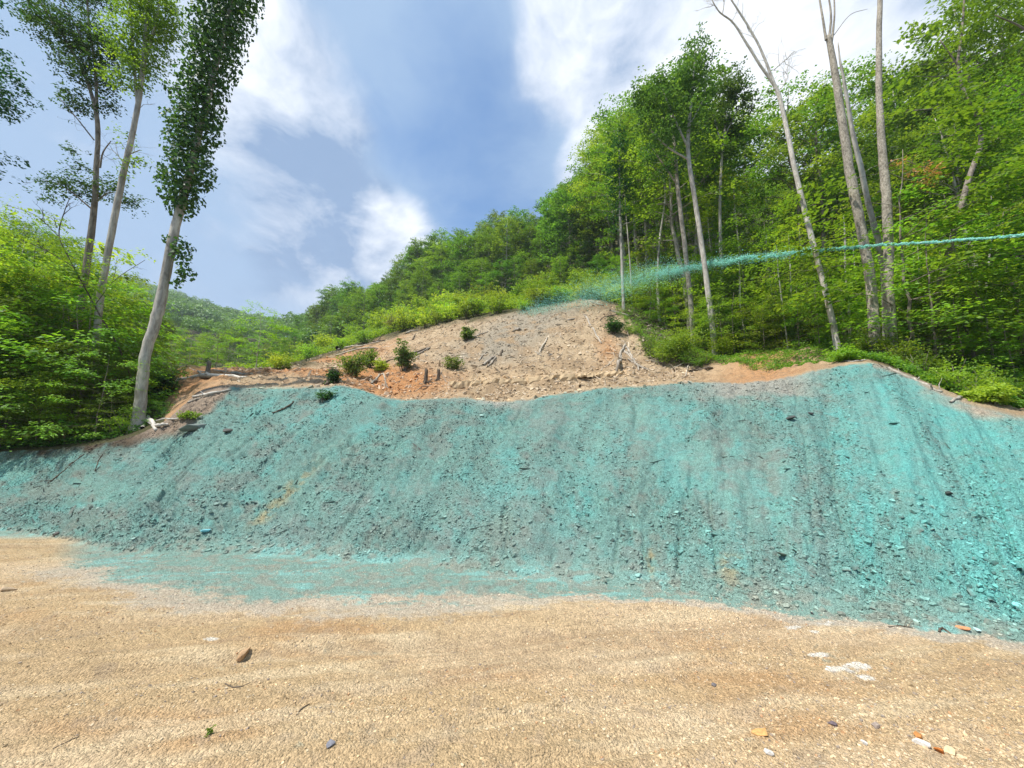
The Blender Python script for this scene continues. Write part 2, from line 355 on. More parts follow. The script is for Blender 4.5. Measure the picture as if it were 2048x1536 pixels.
# ------------------------------------------------------------------ materials
def new_mat(name):
    m = bpy.data.materials.new(name); m.use_nodes = True; nt = m.node_tree; nt.nodes.clear()
    out = nt.nodes.new('ShaderNodeOutputMaterial'); return m, nt, out
def N_(nt, t, **kw):
    n = nt.nodes.new(t)
    for k, v in kw.items(): n.inputs[k].default_value = v
    return n
def ground_mat():
    m, nt, out = new_mat('soil_and_mulch'); L = nt.links.new
    b = N_(nt, 'ShaderNodeBsdfPrincipled', Roughness=.95); b.inputs['Specular IOR Level'].default_value = .15; L(b.outputs[0], out.inputs[0])
    at_ = nt.nodes.new('ShaderNodeAttribute'); at_.attribute_name = 'col'
    geo = nt.nodes.new('ShaderNodeNewGeometry')
    n1 = N_(nt, 'ShaderNodeTexNoise', Scale=52.0, Detail=5.0, Roughness=.62); L(geo.outputs['Position'], n1.inputs['Vector'])
    v1 = N_(nt, 'ShaderNodeTexVoronoi', Scale=62.0); L(geo.outputs['Position'], v1.inputs['Vector']); v1.inputs['Randomness'].default_value = 1
    v2 = N_(nt, 'ShaderNodeTexVoronoi', Scale=140.0); L(geo.outputs['Position'], v2.inputs['Vector'])
    r1 = nt.nodes.new('ShaderNodeMapRange'); L(n1.outputs[0], r1.inputs[0]); r1.inputs[1].default_value = .3; r1.inputs[2].default_value = .7; r1.inputs[3].default_value = .72; r1.inputs[4].default_value = 1.26
    mx = nt.nodes.new('ShaderNodeMix'); mx.data_type = 'RGBA'; mx.blend_type = 'MULTIPLY'; mx.inputs[0].default_value = 1
    L(at_.outputs['Color'], mx.inputs[6]); L(r1.outputs[0], mx.inputs[7])
    bw = nt.nodes.new('ShaderNodeSeparateColor'); L(v1.outputs['Color'], bw.inputs[0])
    r2 = nt.nodes.new('ShaderNodeMapRange'); L(bw.outputs[0], r2.inputs[0]); r2.inputs[3].default_value = .78; r2.inputs[4].default_value = 1.22
    mx2 = nt.nodes.new('ShaderNodeMix'); mx2.data_type = 'RGBA'; mx2.blend_type = 'MULTIPLY'; mx2.inputs[0].default_value = 1
    L(mx.outputs[2], mx2.inputs[6]); L(r2.outputs[0], mx2.inputs[7])
    L(mx2.outputs[2], b.inputs['Base Color'])
    add = nt.nodes.new('ShaderNodeMath'); add.operation = 'MULTIPLY_ADD'; L(v1.outputs['Distance'], add.inputs[0]); add.inputs[1].default_value = -.8; L(n1.outputs[0], add.inputs[2])
    add2 = nt.nodes.new('ShaderNodeMath'); add2.operation = 'MULTIPLY_ADD'; L(v2.outputs['Distance'], add2.inputs[0]); add2.inputs[1].default_value = -.35; L(add.outputs[0], add2.inputs[2])
    bp = N_(nt, 'ShaderNodeBump', Strength=.9, Distance=.024); L(add2.outputs[0], bp.inputs['Height']); L(bp.outputs[0], b.inputs['Normal'])
    return m
def chip_mat():
    m, nt, out = new_mat('shale_fragments'); L = nt.links.new
    b = N_(nt, 'ShaderNodeBsdfPrincipled', Roughness=.85); b.inputs['Specular IOR Level'].default_value = .25; L(b.outputs[0], out.inputs[0])
    at_ = nt.nodes.new('ShaderNodeAttribute'); at_.attribute_name = 'col'
    geo = nt.nodes.new('ShaderNodeNewGeometry')
    n1 = N_(nt, 'ShaderNodeTexNoise', Scale=60.0, Detail=4.0); L(geo.outputs['Position'], n1.inputs['Vector'])
    r1 = nt.nodes.new('ShaderNodeMapRange'); L(n1.outputs[0], r1.inputs[0]); r1.inputs[1].default_value = .3; r1.inputs[2].default_value = .7; r1.inputs[3].default_value = .75; r1.inputs[4].default_value = 1.22
    mx = nt.nodes.new('ShaderNodeMix'); mx.data_type = 'RGBA'; mx.blend_type = 'MULTIPLY'; mx.inputs[0].default_value = 1
    L(at_.outputs['Color'], mx.inputs[6]); L(r1.outputs[0], mx.inputs[7]); L(mx.outputs[2], b.inputs['Base Color'])
    return m
def leaf_mat(name, tint=(1, 1, 1), trans=.42, var=.35):
    m, nt, out = new_mat(name); L = nt.links.new
    at_ = nt.nodes.new('ShaderNodeAttribute'); at_.attribute_name = 'col'
    oi = nt.nodes.new('ShaderNodeObjectInfo')
    mr = nt.nodes.new('ShaderNodeMapRange'); L(oi.outputs['Random'], mr.inputs[0]); mr.inputs[3].default_value = 1-var; mr.inputs[4].default_value = 1+var
    hs = nt.nodes.new('ShaderNodeHueSaturation'); mh = nt.nodes.new('ShaderNodeMapRange')
    mul = nt.nodes.new('ShaderNodeMath'); mul.operation = 'MULTIPLY'; L(oi.outputs['Random'], mul.inputs[0]); mul.inputs[1].default_value = 7.31
    fr = nt.nodes.new('ShaderNodeMath'); fr.operation = 'FRACT'; L(mul.outputs[0], fr.inputs[0])
    L(fr.outputs[0], mh.inputs[0]); mh.inputs[3].default_value = .478; mh.inputs[4].default_value = .525
    L(mh.outputs[0], hs.inputs['Hue']); L(mr.outputs[0], hs.inputs['Value'])
    mx = nt.nodes.new('ShaderNodeMix'); mx.data_type = 'RGBA'; mx.blend_type = 'MULTIPLY'; mx.inputs[0].default_value = 1
    L(at_.outputs['Color'], mx.inputs[6]); mx.inputs[7].default_value = (*tint, 1); L(mx.outputs[2], hs.inputs['Color'])
    b = N_(nt, 'ShaderNodeBsdfPrincipled', Roughness=.5); b.inputs['Specular IOR Level'].default_value = .3; L(hs.outputs[0], b.inputs['Base Color'])
    t = nt.nodes.new('ShaderNodeBsdfTranslucent')
    g = nt.nodes.new('ShaderNodeMix'); g.data_type = 'RGBA'; g.blend_type = 'MULTIPLY'; g.inputs[0].default_value = 1
    L(hs.outputs[0], g.inputs[6]); g.inputs[7].default_value = (1.9, 1.75, .7, 1); L(g.outputs[2], t.inputs[0])
    ms = nt.nodes.new('ShaderNodeMixShader'); ms.inputs[0].default_value = trans; L(b.outputs[0], ms.inputs[1]); L(t.outputs[0], ms.inputs[2]); L(ms.outputs[0], out.inputs[0])
    return m
def bark_mat(name, c1, c2, sc_=(9, 9, 2.2), bump=.5, patch=None):
    m, nt, out = new_mat(name); L = nt.links.new
    b = N_(nt, 'ShaderNodeBsdfPrincipled', Roughness=.9); b.inputs['Specular IOR Level'].default_value = .15; L(b.outputs[0], out.inputs[0])
    tc = nt.nodes.new('ShaderNodeTexCoord'); mp = nt.nodes.new('ShaderNodeMapping'); L(tc.outputs['Object'], mp.inputs[0]); mp.inputs['Scale'].default_value = sc_
    n = N_(nt, 'ShaderNodeTexNoise', Scale=1.6, Detail=6.0, Roughness=.65, Distortion=.6); L(mp.outputs[0], n.inputs['Vector'])
    cr = nt.nodes.new('ShaderNodeValToRGB'); L(n.outputs[0], cr.inputs[0])
    cr.color_ramp.elements[0].position = .36; cr.color_ramp.elements[0].color = (*c1, 1); cr.color_ramp.elements[1].position = .62; cr.color_ramp.elements[1].color = (*c2, 1)
    n2 = N_(nt, 'ShaderNodeTexNoise', Scale=1.3, Detail=3.0); L(tc.outputs['Object'], n2.inputs['Vector'])
    r = nt.nodes.new('ShaderNodeMapRange'); L(n2.outputs[0], r.inputs[0]); r.inputs[1].default_value = .35; r.inputs[2].default_value = .65; r.inputs[3].default_value = .72; r.inputs[4].default_value = 1.2
    mx = nt.nodes.new('ShaderNodeMix'); mx.data_type = 'RGBA'; mx.blend_type = 'MULTIPLY'; mx.inputs[0].default_value = 1
    L(cr.outputs[0], mx.inputs[6]); L(r.outputs[0], mx.inputs[7]); L(mx.outputs[2], b.inputs['Base Color'])
    bp = N_(nt, 'ShaderNodeBump', Strength=bump, Distance=.03); L(n.outputs[0], bp.inputs['Height']); L(bp.outputs[0], b.inputs['Normal'])
    return m
M_GROUND = ground_mat(); M_CHIP = chip_mat()
M_LEAF = leaf_mat('green_leaves'); M_LEAFD = leaf_mat('dark_green_leaves', (.62, .80, .80), .30, .2)
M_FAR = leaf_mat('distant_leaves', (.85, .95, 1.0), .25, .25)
M_DRY = leaf_mat('dry_brown_leaves', (1, 1, 1), .25, .1)
M_BARK = bark_mat('grey_brown_bark', (.13, .105, .08), (.30, .26, .21))
M_PALE = bark_mat('pale_grey_bark', (.27, .245, .21), (.50, .47, .41), (6, 6, 1.5), .3)
M_MID = bark_mat('mottled_bark', (.19, .165, .135), (.42, .38, .31), (8, 8, 3.5), .45)
M_ROUGH = bark_mat('rough_bark', (.19, .165, .13), (.46, .41, .33), (13, 13, 7), .9)
M_DEAD = bark_mat('weathered_dead_wood', (.36, .33, .28), (.68, .63, .55), (14, 14, 4), .4)
M_DARKW = bark_mat('dark_dead_wood', (.055, .042, .03), (.17, .135, .10), (10, 10, 4), .6)

# ------------------------------------------------------------------ terrain meshes
def ground_meshes():
    Xs = np.linspace(-420, 2470, 980)
    thf = np.arctan((Xs-1024)/F)
    ths = np.concatenate([np.linspace(-math.pi, thf[0], 60)[:-1], thf, np.linspace(thf[-1], math.pi, 60)[1:]])
    rows = [('ground', 0, 250, .35), ('seeded_bank', 1, 340, 1), ('hillside', 2, 40, 1), ('hillside', 3, 70, 1), ('hillside', 4, 150, 1),
            ('hillside', 5, 60, 1), ('far_hills', 6, 50, 1), ('far_hills', 7, 40, 1), ('far_hills', 8, 14, 1)]
    R, Z, fade = lines_at(ths)
    prev = None; acc = {}
    for name, j, n, p in rows:
        if j == 0:
            q = np.concatenate([[0, .02, .05, .1, .15], np.linspace(.2, 1, n)]); q = q
            rr = R[0][None]*(1-q[:, None]) + R[1][None]*q[:, None]
        else:
            q = np.linspace(0, 1, n)
            rr = R[j][None]*(1-q[:, None]) + R[j+1][None]*q[:, None]
            if j == 8: rr = R[j][None]*(R[j+1]/R[j])[None]**q[:, None]
        x = rr*np.sin(ths)[None]; y = rr*np.cos(ths)[None]
        z = height(x, y)
        acc.setdefault(name, []).append(np.stack([x, y, z], -1))
    for name, blocks in acc.items():
        V = np.concatenate([b if i == 0 else b[1:] for i, b in enumerate(blocks)], 0)
        nr, nc = V.shape[:2]; P = V.reshape(-1, 3)
        col = ground_color(P[:, 0], P[:, 1], P[:, 2])
        i = np.arange(nr-1)[:, None]*nc + np.arange(nc-1)[None]
        f = np.stack([i, i+nc, i+nc+1, i+1], -1).reshape(-1, 4)
        me = mesh_data(name, P, f[:, ::-1], np.full(len(f), 4), M_GROUND, col, True)
        o = link(name, me); tag(o, kind='structure')
        o['label'] = {'ground': 'tan gravelly dirt pad with tyre marks in the foreground', 'seeded_bank': 'cut shale bank coated with teal hydroseed mulch',
                      'hillside': 'cleared brown hillside rising behind the teal bank', 'far_hills': 'distant wooded ridge beyond the valley'}[name]
ground_meshes()

def slabs(P, NRM, AX, size, thick, M, rng, coltop, colbot, asp=.6):
    n = len(P)
    NRM = NRM/np.linalg.norm(NRM, axis=1)[:, None]
    AX = AX - NRM*np.sum(AX*NRM, 1)[:, None]; AX /= np.linalg.norm(AX, axis=1)[:, None]
    B = np.cross(NRM, AX)
    ang = (np.arange(M)/M*2*math.pi)[None] + rng.uniform(-.35, .35, (n, M))
    rad = rng.uniform(.6, 1.1, (n, M))
    ca = np.cos(ang)*rad*size[:, None]*.5; sb = np.sin(ang)*rad*size[:, None]*.5*asp
    ring = P[:, None] + AX[:, None]*ca[..., None] + B[:, None]*sb[..., None]
    tilt = rng.uniform(-.2, .2, (n, M))
    top = ring*1 + NRM[:, None]*(thick[:, None]*(.5+tilt))[..., None]
    top = P[:, None] + (top-P[:, None])*1.0
    sh = .86
    top = top - (AX[:, None]*ca[..., None] + B[:, None]*sb[..., None])*(1-sh)
    bot = ring - NRM[:, None]*(thick[:, None]*.7)[..., None]
    V = np.concatenate([top, bot], 1).reshape(-1, 3)
    base = (np.arange(n)*2*M)[:, None]
    k = np.arange(M); k2 = (k+1) % M
    side = np.stack([base+k, base+M+k, base+M+k2, base+k2], -1)
    loops = np.concatenate([base+k[None], side.reshape(n, -1)], 1).ravel()
    sizes = np.tile(np.array([M]+[4]*M), n)
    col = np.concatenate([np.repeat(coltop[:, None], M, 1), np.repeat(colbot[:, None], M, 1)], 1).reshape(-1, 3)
    return V, loops, sizes, col
def normals_at(x, y, e=.05, detail=False):
    gx = (height(x+e, y, detail)-height(x-e, y, detail))/(2*e); gy = (height(x, y+e, detail)-height(x, y-e, detail))/(2*e)
    n = np.stack([-gx, -gy, np.ones_like(gx)], 1); return n/np.linalg.norm(n, axis=1)[:, None]
def scatter(name, seg, n, smin, smax, power, seed, label, M=6, thick=.38, jit=.45, Xr=(-250, 2300), keep=None, bare=None, pr=(0, 1), asp=.62):
    rng = np.random.default_rng(seed)
    X = rng.uniform(Xr[0], Xr[1], n); th = np.arctan((X-1024)/F)
    R, Z, fade = lines_at(th); q = rng.uniform(pr[0], pr[1], n)
    if seg == 0: r = 2.2 + (R[1]-2.2)*q**.75
    else: r = R[seg] + (R[seg+1]-R[seg])*q
    x = r*np.sin(th); y = r*np.cos(th)
    if keep is not None:
        m = keep(x, y, q, th, rng); x, y, q, th, r = x[m], y[m], q[m], th[m], r[m]
    n = len(x)
    z = height(x, y); nr = normals_at(x, y) + rng.normal(0, jit, (n, 3))
    size = smin*(smax/smin)**(rng.random(n)**power)
    tk = size*thick*rng.uniform(.5, 1.3, n)
    ax = np.stack([np.cos(th), -np.sin(th), np.zeros(n)], 1) + rng.normal(0, .5 if seg == 1 else 1.5, (n, 3))
    P = np.stack([x, y, z], 1)
    c = ground_color(x, y, z, .3)
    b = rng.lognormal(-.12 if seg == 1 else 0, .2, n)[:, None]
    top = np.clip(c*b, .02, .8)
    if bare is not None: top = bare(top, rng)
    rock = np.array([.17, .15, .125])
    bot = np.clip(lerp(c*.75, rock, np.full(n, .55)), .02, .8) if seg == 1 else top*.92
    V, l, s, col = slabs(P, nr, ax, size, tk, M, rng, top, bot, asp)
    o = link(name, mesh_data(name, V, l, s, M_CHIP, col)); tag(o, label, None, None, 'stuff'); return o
def kb(x, y, q, th, rng):
    w, s = streak_coord(th, q)
    d = ss(.36, .6, fbm(w*1.2+33, q*2.5+5, 4))
    d = d*(1-.75*ss(.75, 1.0, th)) + .05
    return rng.random(len(x)) < d
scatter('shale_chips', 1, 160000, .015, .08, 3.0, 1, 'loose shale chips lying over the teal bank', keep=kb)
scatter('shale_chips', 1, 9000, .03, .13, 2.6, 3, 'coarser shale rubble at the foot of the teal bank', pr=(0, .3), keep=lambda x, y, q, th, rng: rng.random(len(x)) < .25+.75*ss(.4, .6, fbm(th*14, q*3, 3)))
def bp(c, rng):
    n = len(c); k = rng.random(n)
    c = lerp(c, np.array([.60, .51, .36]), (k < .22)*.5); c = lerp(c, np.array([.22, .19, .17]), (k > .90)*.75); c = lerp(c, np.array([.45, .22, .10]), ((k > .86) & (k < .9))*.6)
    return c
def kp(x, y, q, th, rng):
    return rng.random(len(x)) < .25+.75*ss(.38, .62, fbm(x*.6+3, y*1.5, 4))
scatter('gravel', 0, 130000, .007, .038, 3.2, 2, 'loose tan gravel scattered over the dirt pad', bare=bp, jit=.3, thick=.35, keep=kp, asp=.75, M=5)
def kh(x, y, q, th, rng): return th < .45
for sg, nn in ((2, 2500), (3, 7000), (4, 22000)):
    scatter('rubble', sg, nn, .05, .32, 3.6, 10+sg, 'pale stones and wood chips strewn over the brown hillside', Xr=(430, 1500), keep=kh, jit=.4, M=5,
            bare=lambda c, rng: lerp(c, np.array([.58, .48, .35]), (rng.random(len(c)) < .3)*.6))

def slash(c, rng): return lerp(c, np.array([.52, .43, .32]), np.full(len(c), .75))
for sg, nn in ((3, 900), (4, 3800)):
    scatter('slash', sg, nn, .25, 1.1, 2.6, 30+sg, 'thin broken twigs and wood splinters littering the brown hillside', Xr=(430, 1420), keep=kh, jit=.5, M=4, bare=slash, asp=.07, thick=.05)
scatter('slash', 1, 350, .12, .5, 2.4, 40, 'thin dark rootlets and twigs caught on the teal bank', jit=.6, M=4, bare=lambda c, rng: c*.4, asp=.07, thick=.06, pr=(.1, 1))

# ------------------------------------------------------------------ trees: builders
def tubes(paths, K=8):
    """paths: list of (points (n,3), radii (n)); returns V, loops, sizes"""
    Vs, Ls, S = [], [], []; base = 0
    k = np.arange(K); ang = k/K*2*math.pi
    for P, R in paths:
        P = np.asarray(P, float); R = np.asarray(R, float); n = len(P)
        T = np.gradient(P, axis=0); T /= np.linalg.norm(T, axis=1)[:, None]+1e-9
        ref = np.where(np.abs(T[:, 2:3]) > .9, np.array([[1., 0, 0]]), np.array([[0, 0, 1.]]))
        if abs(T[:, 2]).mean() > .5: ref = np.tile([[1., 0, 0]], (n, 1))
        else: ref = np.tile([[0, 0, 1.]], (n, 1))
        A = np.cross(T, ref); A /= np.linalg.norm(A, axis=1)[:, None]+1e-9; B = np.cross(T, A)
        V = P[:, None] + (A[:, None]*np.cos(ang)[None, :, None] + B[:, None]*np.sin(ang)[None, :, None])*R[:, None, None]
        Vs.append(V.reshape(-1, 3)); Vs.append(P[-1:]); 
        i = base + np.arange(n-1)[:, None]*K; k2 = (k+1) % K
        q = np.stack([i+k, i+k2, i+K+k2, i+K+k], -1).reshape(-1, 4)
        Ls.append(q.ravel()); S += [4]*len(q)
        tip = base+n*K; e = base+(n-1)*K
        t = np.stack([e+k, e+k2, np.full(K, tip)], -1); Ls.append(t.ravel()); S += [3]*K
        base += n*K+1
    return np.concatenate(Vs), np.concatenate(Ls), np.array(S)
def wob(rng, n, amp):
    a = rng.normal(0, 1, (n, 3)).cumsum(0); a -= np.linspace(0, 1, n)[:, None]*a[-1]; return a*amp
def curve(rng, a, b, n=6, sag=0., amp=.03):
    a = np.asarray(a, float); b = np.asarray(b, float); t = np.linspace(0, 1, n)[:, None]
    L = np.linalg.norm(b-a); P = a+(b-a)*t + wob(rng, n, amp*L/math.sqrt(n)); P[:, 2] += np.sin(t[:, 0]*math.pi)*sag*L
    return P
def leaves(rng, P, Nn, D, L, W, col):
    """leaf blades: folded rhombs (two triangles' worth of quad) around centres P"""
    n = len(P)
    Nn = Nn/(np.linalg.norm(Nn, axis=1)[:, None]+1e-9); D = D - Nn*np.sum(D*Nn, 1)[:, None]; D /= np.linalg.norm(D, axis=1)[:, None]+1e-9
    S = np.cross(Nn, D); L = L[:, None]; W = W[:, None]
    V = np.stack([P-D*L*.5, P+S*W*.5-D*L*.08+Nn*W*.12, P+D*L*.5-Nn*L*.06, P-S*W*.5-D*L*.08+Nn*W*.12], 1).reshape(-1, 3)
    l = np.arange(n*4); return V, l, np.full(n, 4), np.repeat(col, 4, 0)
G1 = np.array([.125, .235, .030]); G2 = np.array([.235, .36, .036]); G3 = np.array([.055, .13, .028])
def spray_leaves(rng, Cn, Dr, size, m, leaf, cmix=.5, flat=.35, droop=.18, aspect=.6, wide=.55, cols=(G3, G1, G2)):
    n = len(Cn); Dh = Dr.copy(); Dh[:, 2] *= .45; Dh /= np.linalg.norm(Dh, axis=1)[:, None]+1e-9
    Sd = np.cross(Dh, np.array([0, 0, 1.])); Sd /= np.linalg.norm(Sd, axis=1)[:, None]+1e-9
    U = np.cross(Sd, Dh)
    a = rng.uniform(-.55, 1.0, (n, m)); b = rng.normal(0, .45, (n, m))*(1-.45*np.abs(a)); c = rng.normal(0, .10, (n, m)) - droop*(a**2+b**2)
    P = Cn[:, None] + (Dh[:, None]*a[..., None] + Sd[:, None]*(b*wide*1.6)[..., None] + U[:, None]*c[..., None])*size[:, None, None]
    P = P.reshape(-1, 3); nn = n*m
    Nn = np.tile(np.array([[0, 0, 1.]]), (nn, 1)) + rng.normal(0, flat, (nn, 3)) + np.repeat(Dh, m, 0)*.25
    D = np.repeat(Dh, m, 0)*.8 + np.repeat(Sd, m, 0)*np.sign(b.reshape(-1, 1))*.7 + rng.normal(0, .35, (nn, 3))
    L = leaf*rng.uniform(.65, 1.25, nn)
    t = np.clip(np.repeat(rng.beta(2, 2, n), m)*.7 + rng.random(nn)*.3 + (cmix-.5), 0, 1)
    col = np.where((t < .5)[:, None], lerp(cols[0]+0*P, cols[1], t*2), lerp(cols[1]+0*P, cols[2], t*2-1))
    return leaves(rng, P, Nn, D, L, L*aspect, col)
def cat(parts):
    V, Lp, S, Cc = [], [], [], []; b = 0
    for v, l, s, c in parts: V.append(v); Lp.append(l+b); S.append(s); Cc.append(c); b += len(v)
    return np.concatenate(V), np.concatenate(Lp), np.concatenate(S), np.concatenate(Cc)

def tree_proto(seed, h, base, width, nb, per, leaf, m=26, r0=None, lean=.03, top=1.0, spray=.9, name='tree', leafmat=None, bark=None, cmix=.5, shape='round', low=0, flat=.35, up=.35, aspect=.6):
    """one broadleaf: tapering trunk with limbs, crown of many leaf sprays; returns (trunk mesh, crown mesh)"""
    rng = np.random.default_rng(seed); r0 = r0 or h*.0105
    n = 14; t = np.linspace(0, 1, n); ln = rng.normal(0, lean, 2)*h
    T = np.stack([ln[0]*t**1.5, ln[1]*t**1.5, h*t*.97], 1) + wob(rng, n, .006*h)*np.array([1, 1, 0])
    T = T - T[0]; T[0, 2] = -.4
    rad = r0*(1-t*.93)**.85; rad[0] *= 1.45; rad[1] *= 1.08
    paths = [(T, rad)]; Cn, Dr, Sz = [], [], []
    for i in range(nb):
        f = (i+rng.random())/nb
        if i < low: hf = rng.uniform(base*.35, base)
        else: hf = base + (top-base)*f**.95*.97
        p0 = np.array([np.interp(hf, t, T[:, k]) for k in range(3)])
        az = i*2.39996 + rng.normal(0, .5); g = (hf-base)/(1-base)
        if shape == 'round': e = math.sqrt(max(.06, 1-(2*np.clip(g, 0, 1)*.93-.78)**2))
        elif shape == 'cone': e = (1-np.clip(g, 0, 1))**.7*.95+.1
        else: e = .55+.45*math.sin(math.pi*min(max(g, 0), 1)**.7)
        if i < low: e = .45
        Lb = width*e*rng.uniform(.6, 1.12)
        d = np.array([math.cos(az), math.sin(az), up*(.4+1.5*max(g, 0)) + rng.normal(0, .12)]); d /= np.linalg.norm(d)
        p1 = p0+d*Lb
        cv = curve(rng, p0, p1, 6, .05, .06); rb = np.interp(hf, t, rad)*.45
        if Lb > .5: paths.append((cv, np.linspace(rb, rb*.15, 6)))
        ns = max(2, int(per*e*rng.uniform(.8, 1.2)))
        for k in range(ns):
            u = rng.uniform(.3, 1.03)**.7; c = np.array([np.interp(u, np.linspace(0, 1, 6), cv[:, q]) for q in range(3)])
            sd = d + rng.normal(0, .75, 3)*np.array([1, 1, .35]); sd /= np.linalg.norm(sd)
            off = sd*spray*rng.uniform(.2, .95)*(1.25-u*.5); Cn.append(c+off); Dr.append(sd); Sz.append(spray*rng.uniform(.55, 1.15))
            if k % 3 == 0 and Lb > .8: paths.append((np.stack([c, c+off*.6+[0, 0, .03], c+off*1.2]), np.array([rb*.28, rb*.18, rb*.05])))
    V, l, s, c = spray_leaves(rng, np.array(Cn), np.array(Dr), np.array(Sz), m, leaf, cmix, flat, aspect=aspect)
    crown = mesh_data(name+'_crown', V, l, s, leafmat or M_LEAF, c)
    V, l, s = tubes(paths, 6 if h > 6 else 5)
    trunk = mesh_data(name+'_trunk', V, l, s, bark or M_MID, None, True)
    return trunk, crown
def shrub_proto(seed, h, w, n, leaf, m=20, cmix=.6, name='shrub', mat=None, spray=.35, flat=.6, cols=(G3, G1, G2)):
    rng = np.random.default_rng(seed); paths, Cn, Dr, Sz = [], [], [], []
    ns = 9
    ends = []
    for i in range(ns):
        az = i*2.4+rng.normal(0, .3); rr = w*rng.uniform(.15, .85); e = np.array([math.cos(az)*rr, math.sin(az)*rr, h*rng.uniform(.5, .95)*(1-.35*(rr/w)**2)])
        cv = curve(rng, (rng.normal(0, .05), rng.normal(0, .05), -.15), e, 5, .1, .07); paths.append((cv, np.linspace(.012+.01*h, .004, 5))); ends.append(cv)
    for i in range(n):
        cv = ends[i % ns]; u = rng.uniform(.25, 1.05); c = np.array([np.interp(u, np.linspace(0, 1, 5), cv[:, q]) for q in range(3)])
        d = rng.normal(0, 1, 3)*np.array([1, 1, .45])+np.array([0, 0, .25]); d /= np.linalg.norm(d)
        c = c + d*rng.uniform(.05, .30)*w; c[2] = max(c[2], .06); Cn.append(c); Dr.append(d); Sz.append(spray*rng.uniform(.6, 1.2))
    V, l, s, c = spray_leaves(rng, np.array(Cn), np.array(Dr), np.array(Sz), m, leaf, cmix, flat, cols=cols)
    crown = mesh_data(name+'_crown', V, l, s, mat or M_LEAF, c); V, l, s = tubes(paths, 4)
    return mesh_data(name+'_stems', V, l, s, M_BARK, None, True), crown

PROTO = {}
def proto(key, maker):
    if key not in PROTO: PROTO[key] = maker()
    return PROTO[key]
COUNT = {}
def plant(name, pr, loc, s, rz, label, cat_, group, sz=None, crownmat=None):
    e = empty(name, loc, rz, s)
    if sz: e.scale = (s, s, s*sz)
    tag(e, label, cat_, group)
    link('trunk' if 'trunk' in pr[0].name else 'stem', pr[0], e); link('crown', pr[1], e)
    COUNT[name] = COUNT.get(name, 0)+1
    return e
EXEMPT_X = lambda X: X
# kinds
TALL = [tree_proto(100+i, 18, .42+.04*(i % 3), 3.6+.3*(i % 2), 42, 8, .34, m=18, spray=1.15, name='forest', lean=.025, bark=M_PALE if i % 2 else M_MID, cmix=.30+.08*(i % 3), low=3) for i in range(5)]
EDGE = [tree_proto(120+i, 12, .10, 3.4, 44, 8, .30, m=18, spray=1.1, name='edge', lean=.02, cmix=.34+.08*(i % 2), shape='round') for i in range(4)]
MIDT = [tree_proto(140+i, 15, .28+.05*i, 3.0, 48, 9, .17, m=26, spray=.85, name='mid', lean=.03, bark=(M_PALE, M_MID, M_BARK, M_MID)[i % 4], cmix=(.45, .6, .38, .52)[i % 4], low=4) for i in range(4)]
SAP = [tree_proto(160+i, 6, .12+.05*i, 2.0, 24, 7, .15, m=22, spray=.70, name='sapling', r0=.045, lean=.05, bark=(M_PALE, M_BARK)[i % 2], cmix=.68, shape='spread', flat=.22, up=.10) for i in range(4)]
SAPN = [tree_proto(180+i, 4.2, .08, 1.8, 24, 7, .115, m=26, spray=.58, name='sapling_near', r0=.035, lean=.06, bark=M_BARK, cmix=.68, shape='spread', flat=.2, up=.08) for i in range(3)]
SHR = [shrub_proto(200+i, 1.3, 1.0, 70, .085, m=18, cmix=.62+.06*(i % 3), name='shrub') for i in range(4)]
BRUSH = [shrub_proto(210+i, 1.9, 1.5, 80, .19, m=12, cmix=.80, name='brush', spray=.5, cols=(G1, np.array([.165, .285, .035]), np.array([.26, .37, .045]))) for i in range(3)]

rng = np.random.default_rng(42)
def by_top(name, protos, hp, X, d, topY, label, cat_, group, k=None, smin=.5, smax=1.7, sink=.15):
    """stand a tree on the slope at pixel column X and distance d with a height that reaches topY"""
    b = gp(X, d); r = ray(X, topY); zt = H + r[2]/r[1]*d; h = zt-b[2]
    s = float(np.clip(h/hp, smin, smax)); k = int(rng.integers(len(protos))) if k is None else k
    b[2] -= sink
    return plant(name, protos[k], b, s, rng.uniform(0, 6.28), label, cat_, group)
# hill wood behind the clearing
SKY = ([560, 600, 620, 660, 700, 760, 800, 860, 900, 950, 1000, 1080, 1130, 1180, 1230, 1260, 1300], [650, 640, 575, 572, 550, 545, 505, 468, 458, 452, 425, 415, 370, 345, 300, 250, 220])
for i in range(34):
    X = 600 + i*19.5 + rng.uniform(-8, 8); d = np.interp(X, [600, 700, 850, 1000, 1180, 1250], [96, 88, 78, 66, 54, 48])+rng.uniform(0, 4)
    ty = np.interp(X, *SKY) + rng.uniform(12, 75)
    e = (i % 2 == 0)
    by_top('forest_tree', EDGE if e else TALL, 12 if e else 18, X, d, ty, 'leafy tree standing in the front rank of the hill wood above the brown clearing', 'tree', 'front trees of the hill wood', smin=.45)
for i in range(70):
    X = 590 + i*9.6 + rng.uniform(-8, 8); d = np.interp(X, [600, 700, 850, 1000, 1180, 1250], [104, 98, 88, 76, 62, 56])+rng.uniform(3, 26)
    ty = np.interp(X, *SKY) + rng.uniform(-6, 38)
    by_top('forest_tree', TALL, 18, X, d, ty, 'green tree deeper in the hill wood, its top on or near the skyline', 'tree', 'skyline trees of the hill wood', smin=.5, smax=1.9)
for i in range(44):
    X = 600 + i*14.8 + rng.uniform(-8, 8); d = np.interp(X, [600, 700, 850, 1000, 1180, 1250], [86, 80, 68, 56, 46, 42])+rng.uniform(0, 10)
    b_ = gp(X, d); _, yb, _ = proj(b_[0], b_[1], b_[2]); ty = yb - rng.uniform(40, 95)
    by_top('forest_tree', EDGE, 12, X, d, ty, 'short bushy young tree at the foot of the hill wood', 'tree', 'young trees at the foot of the hill wood', smin=.2, smax=.9)
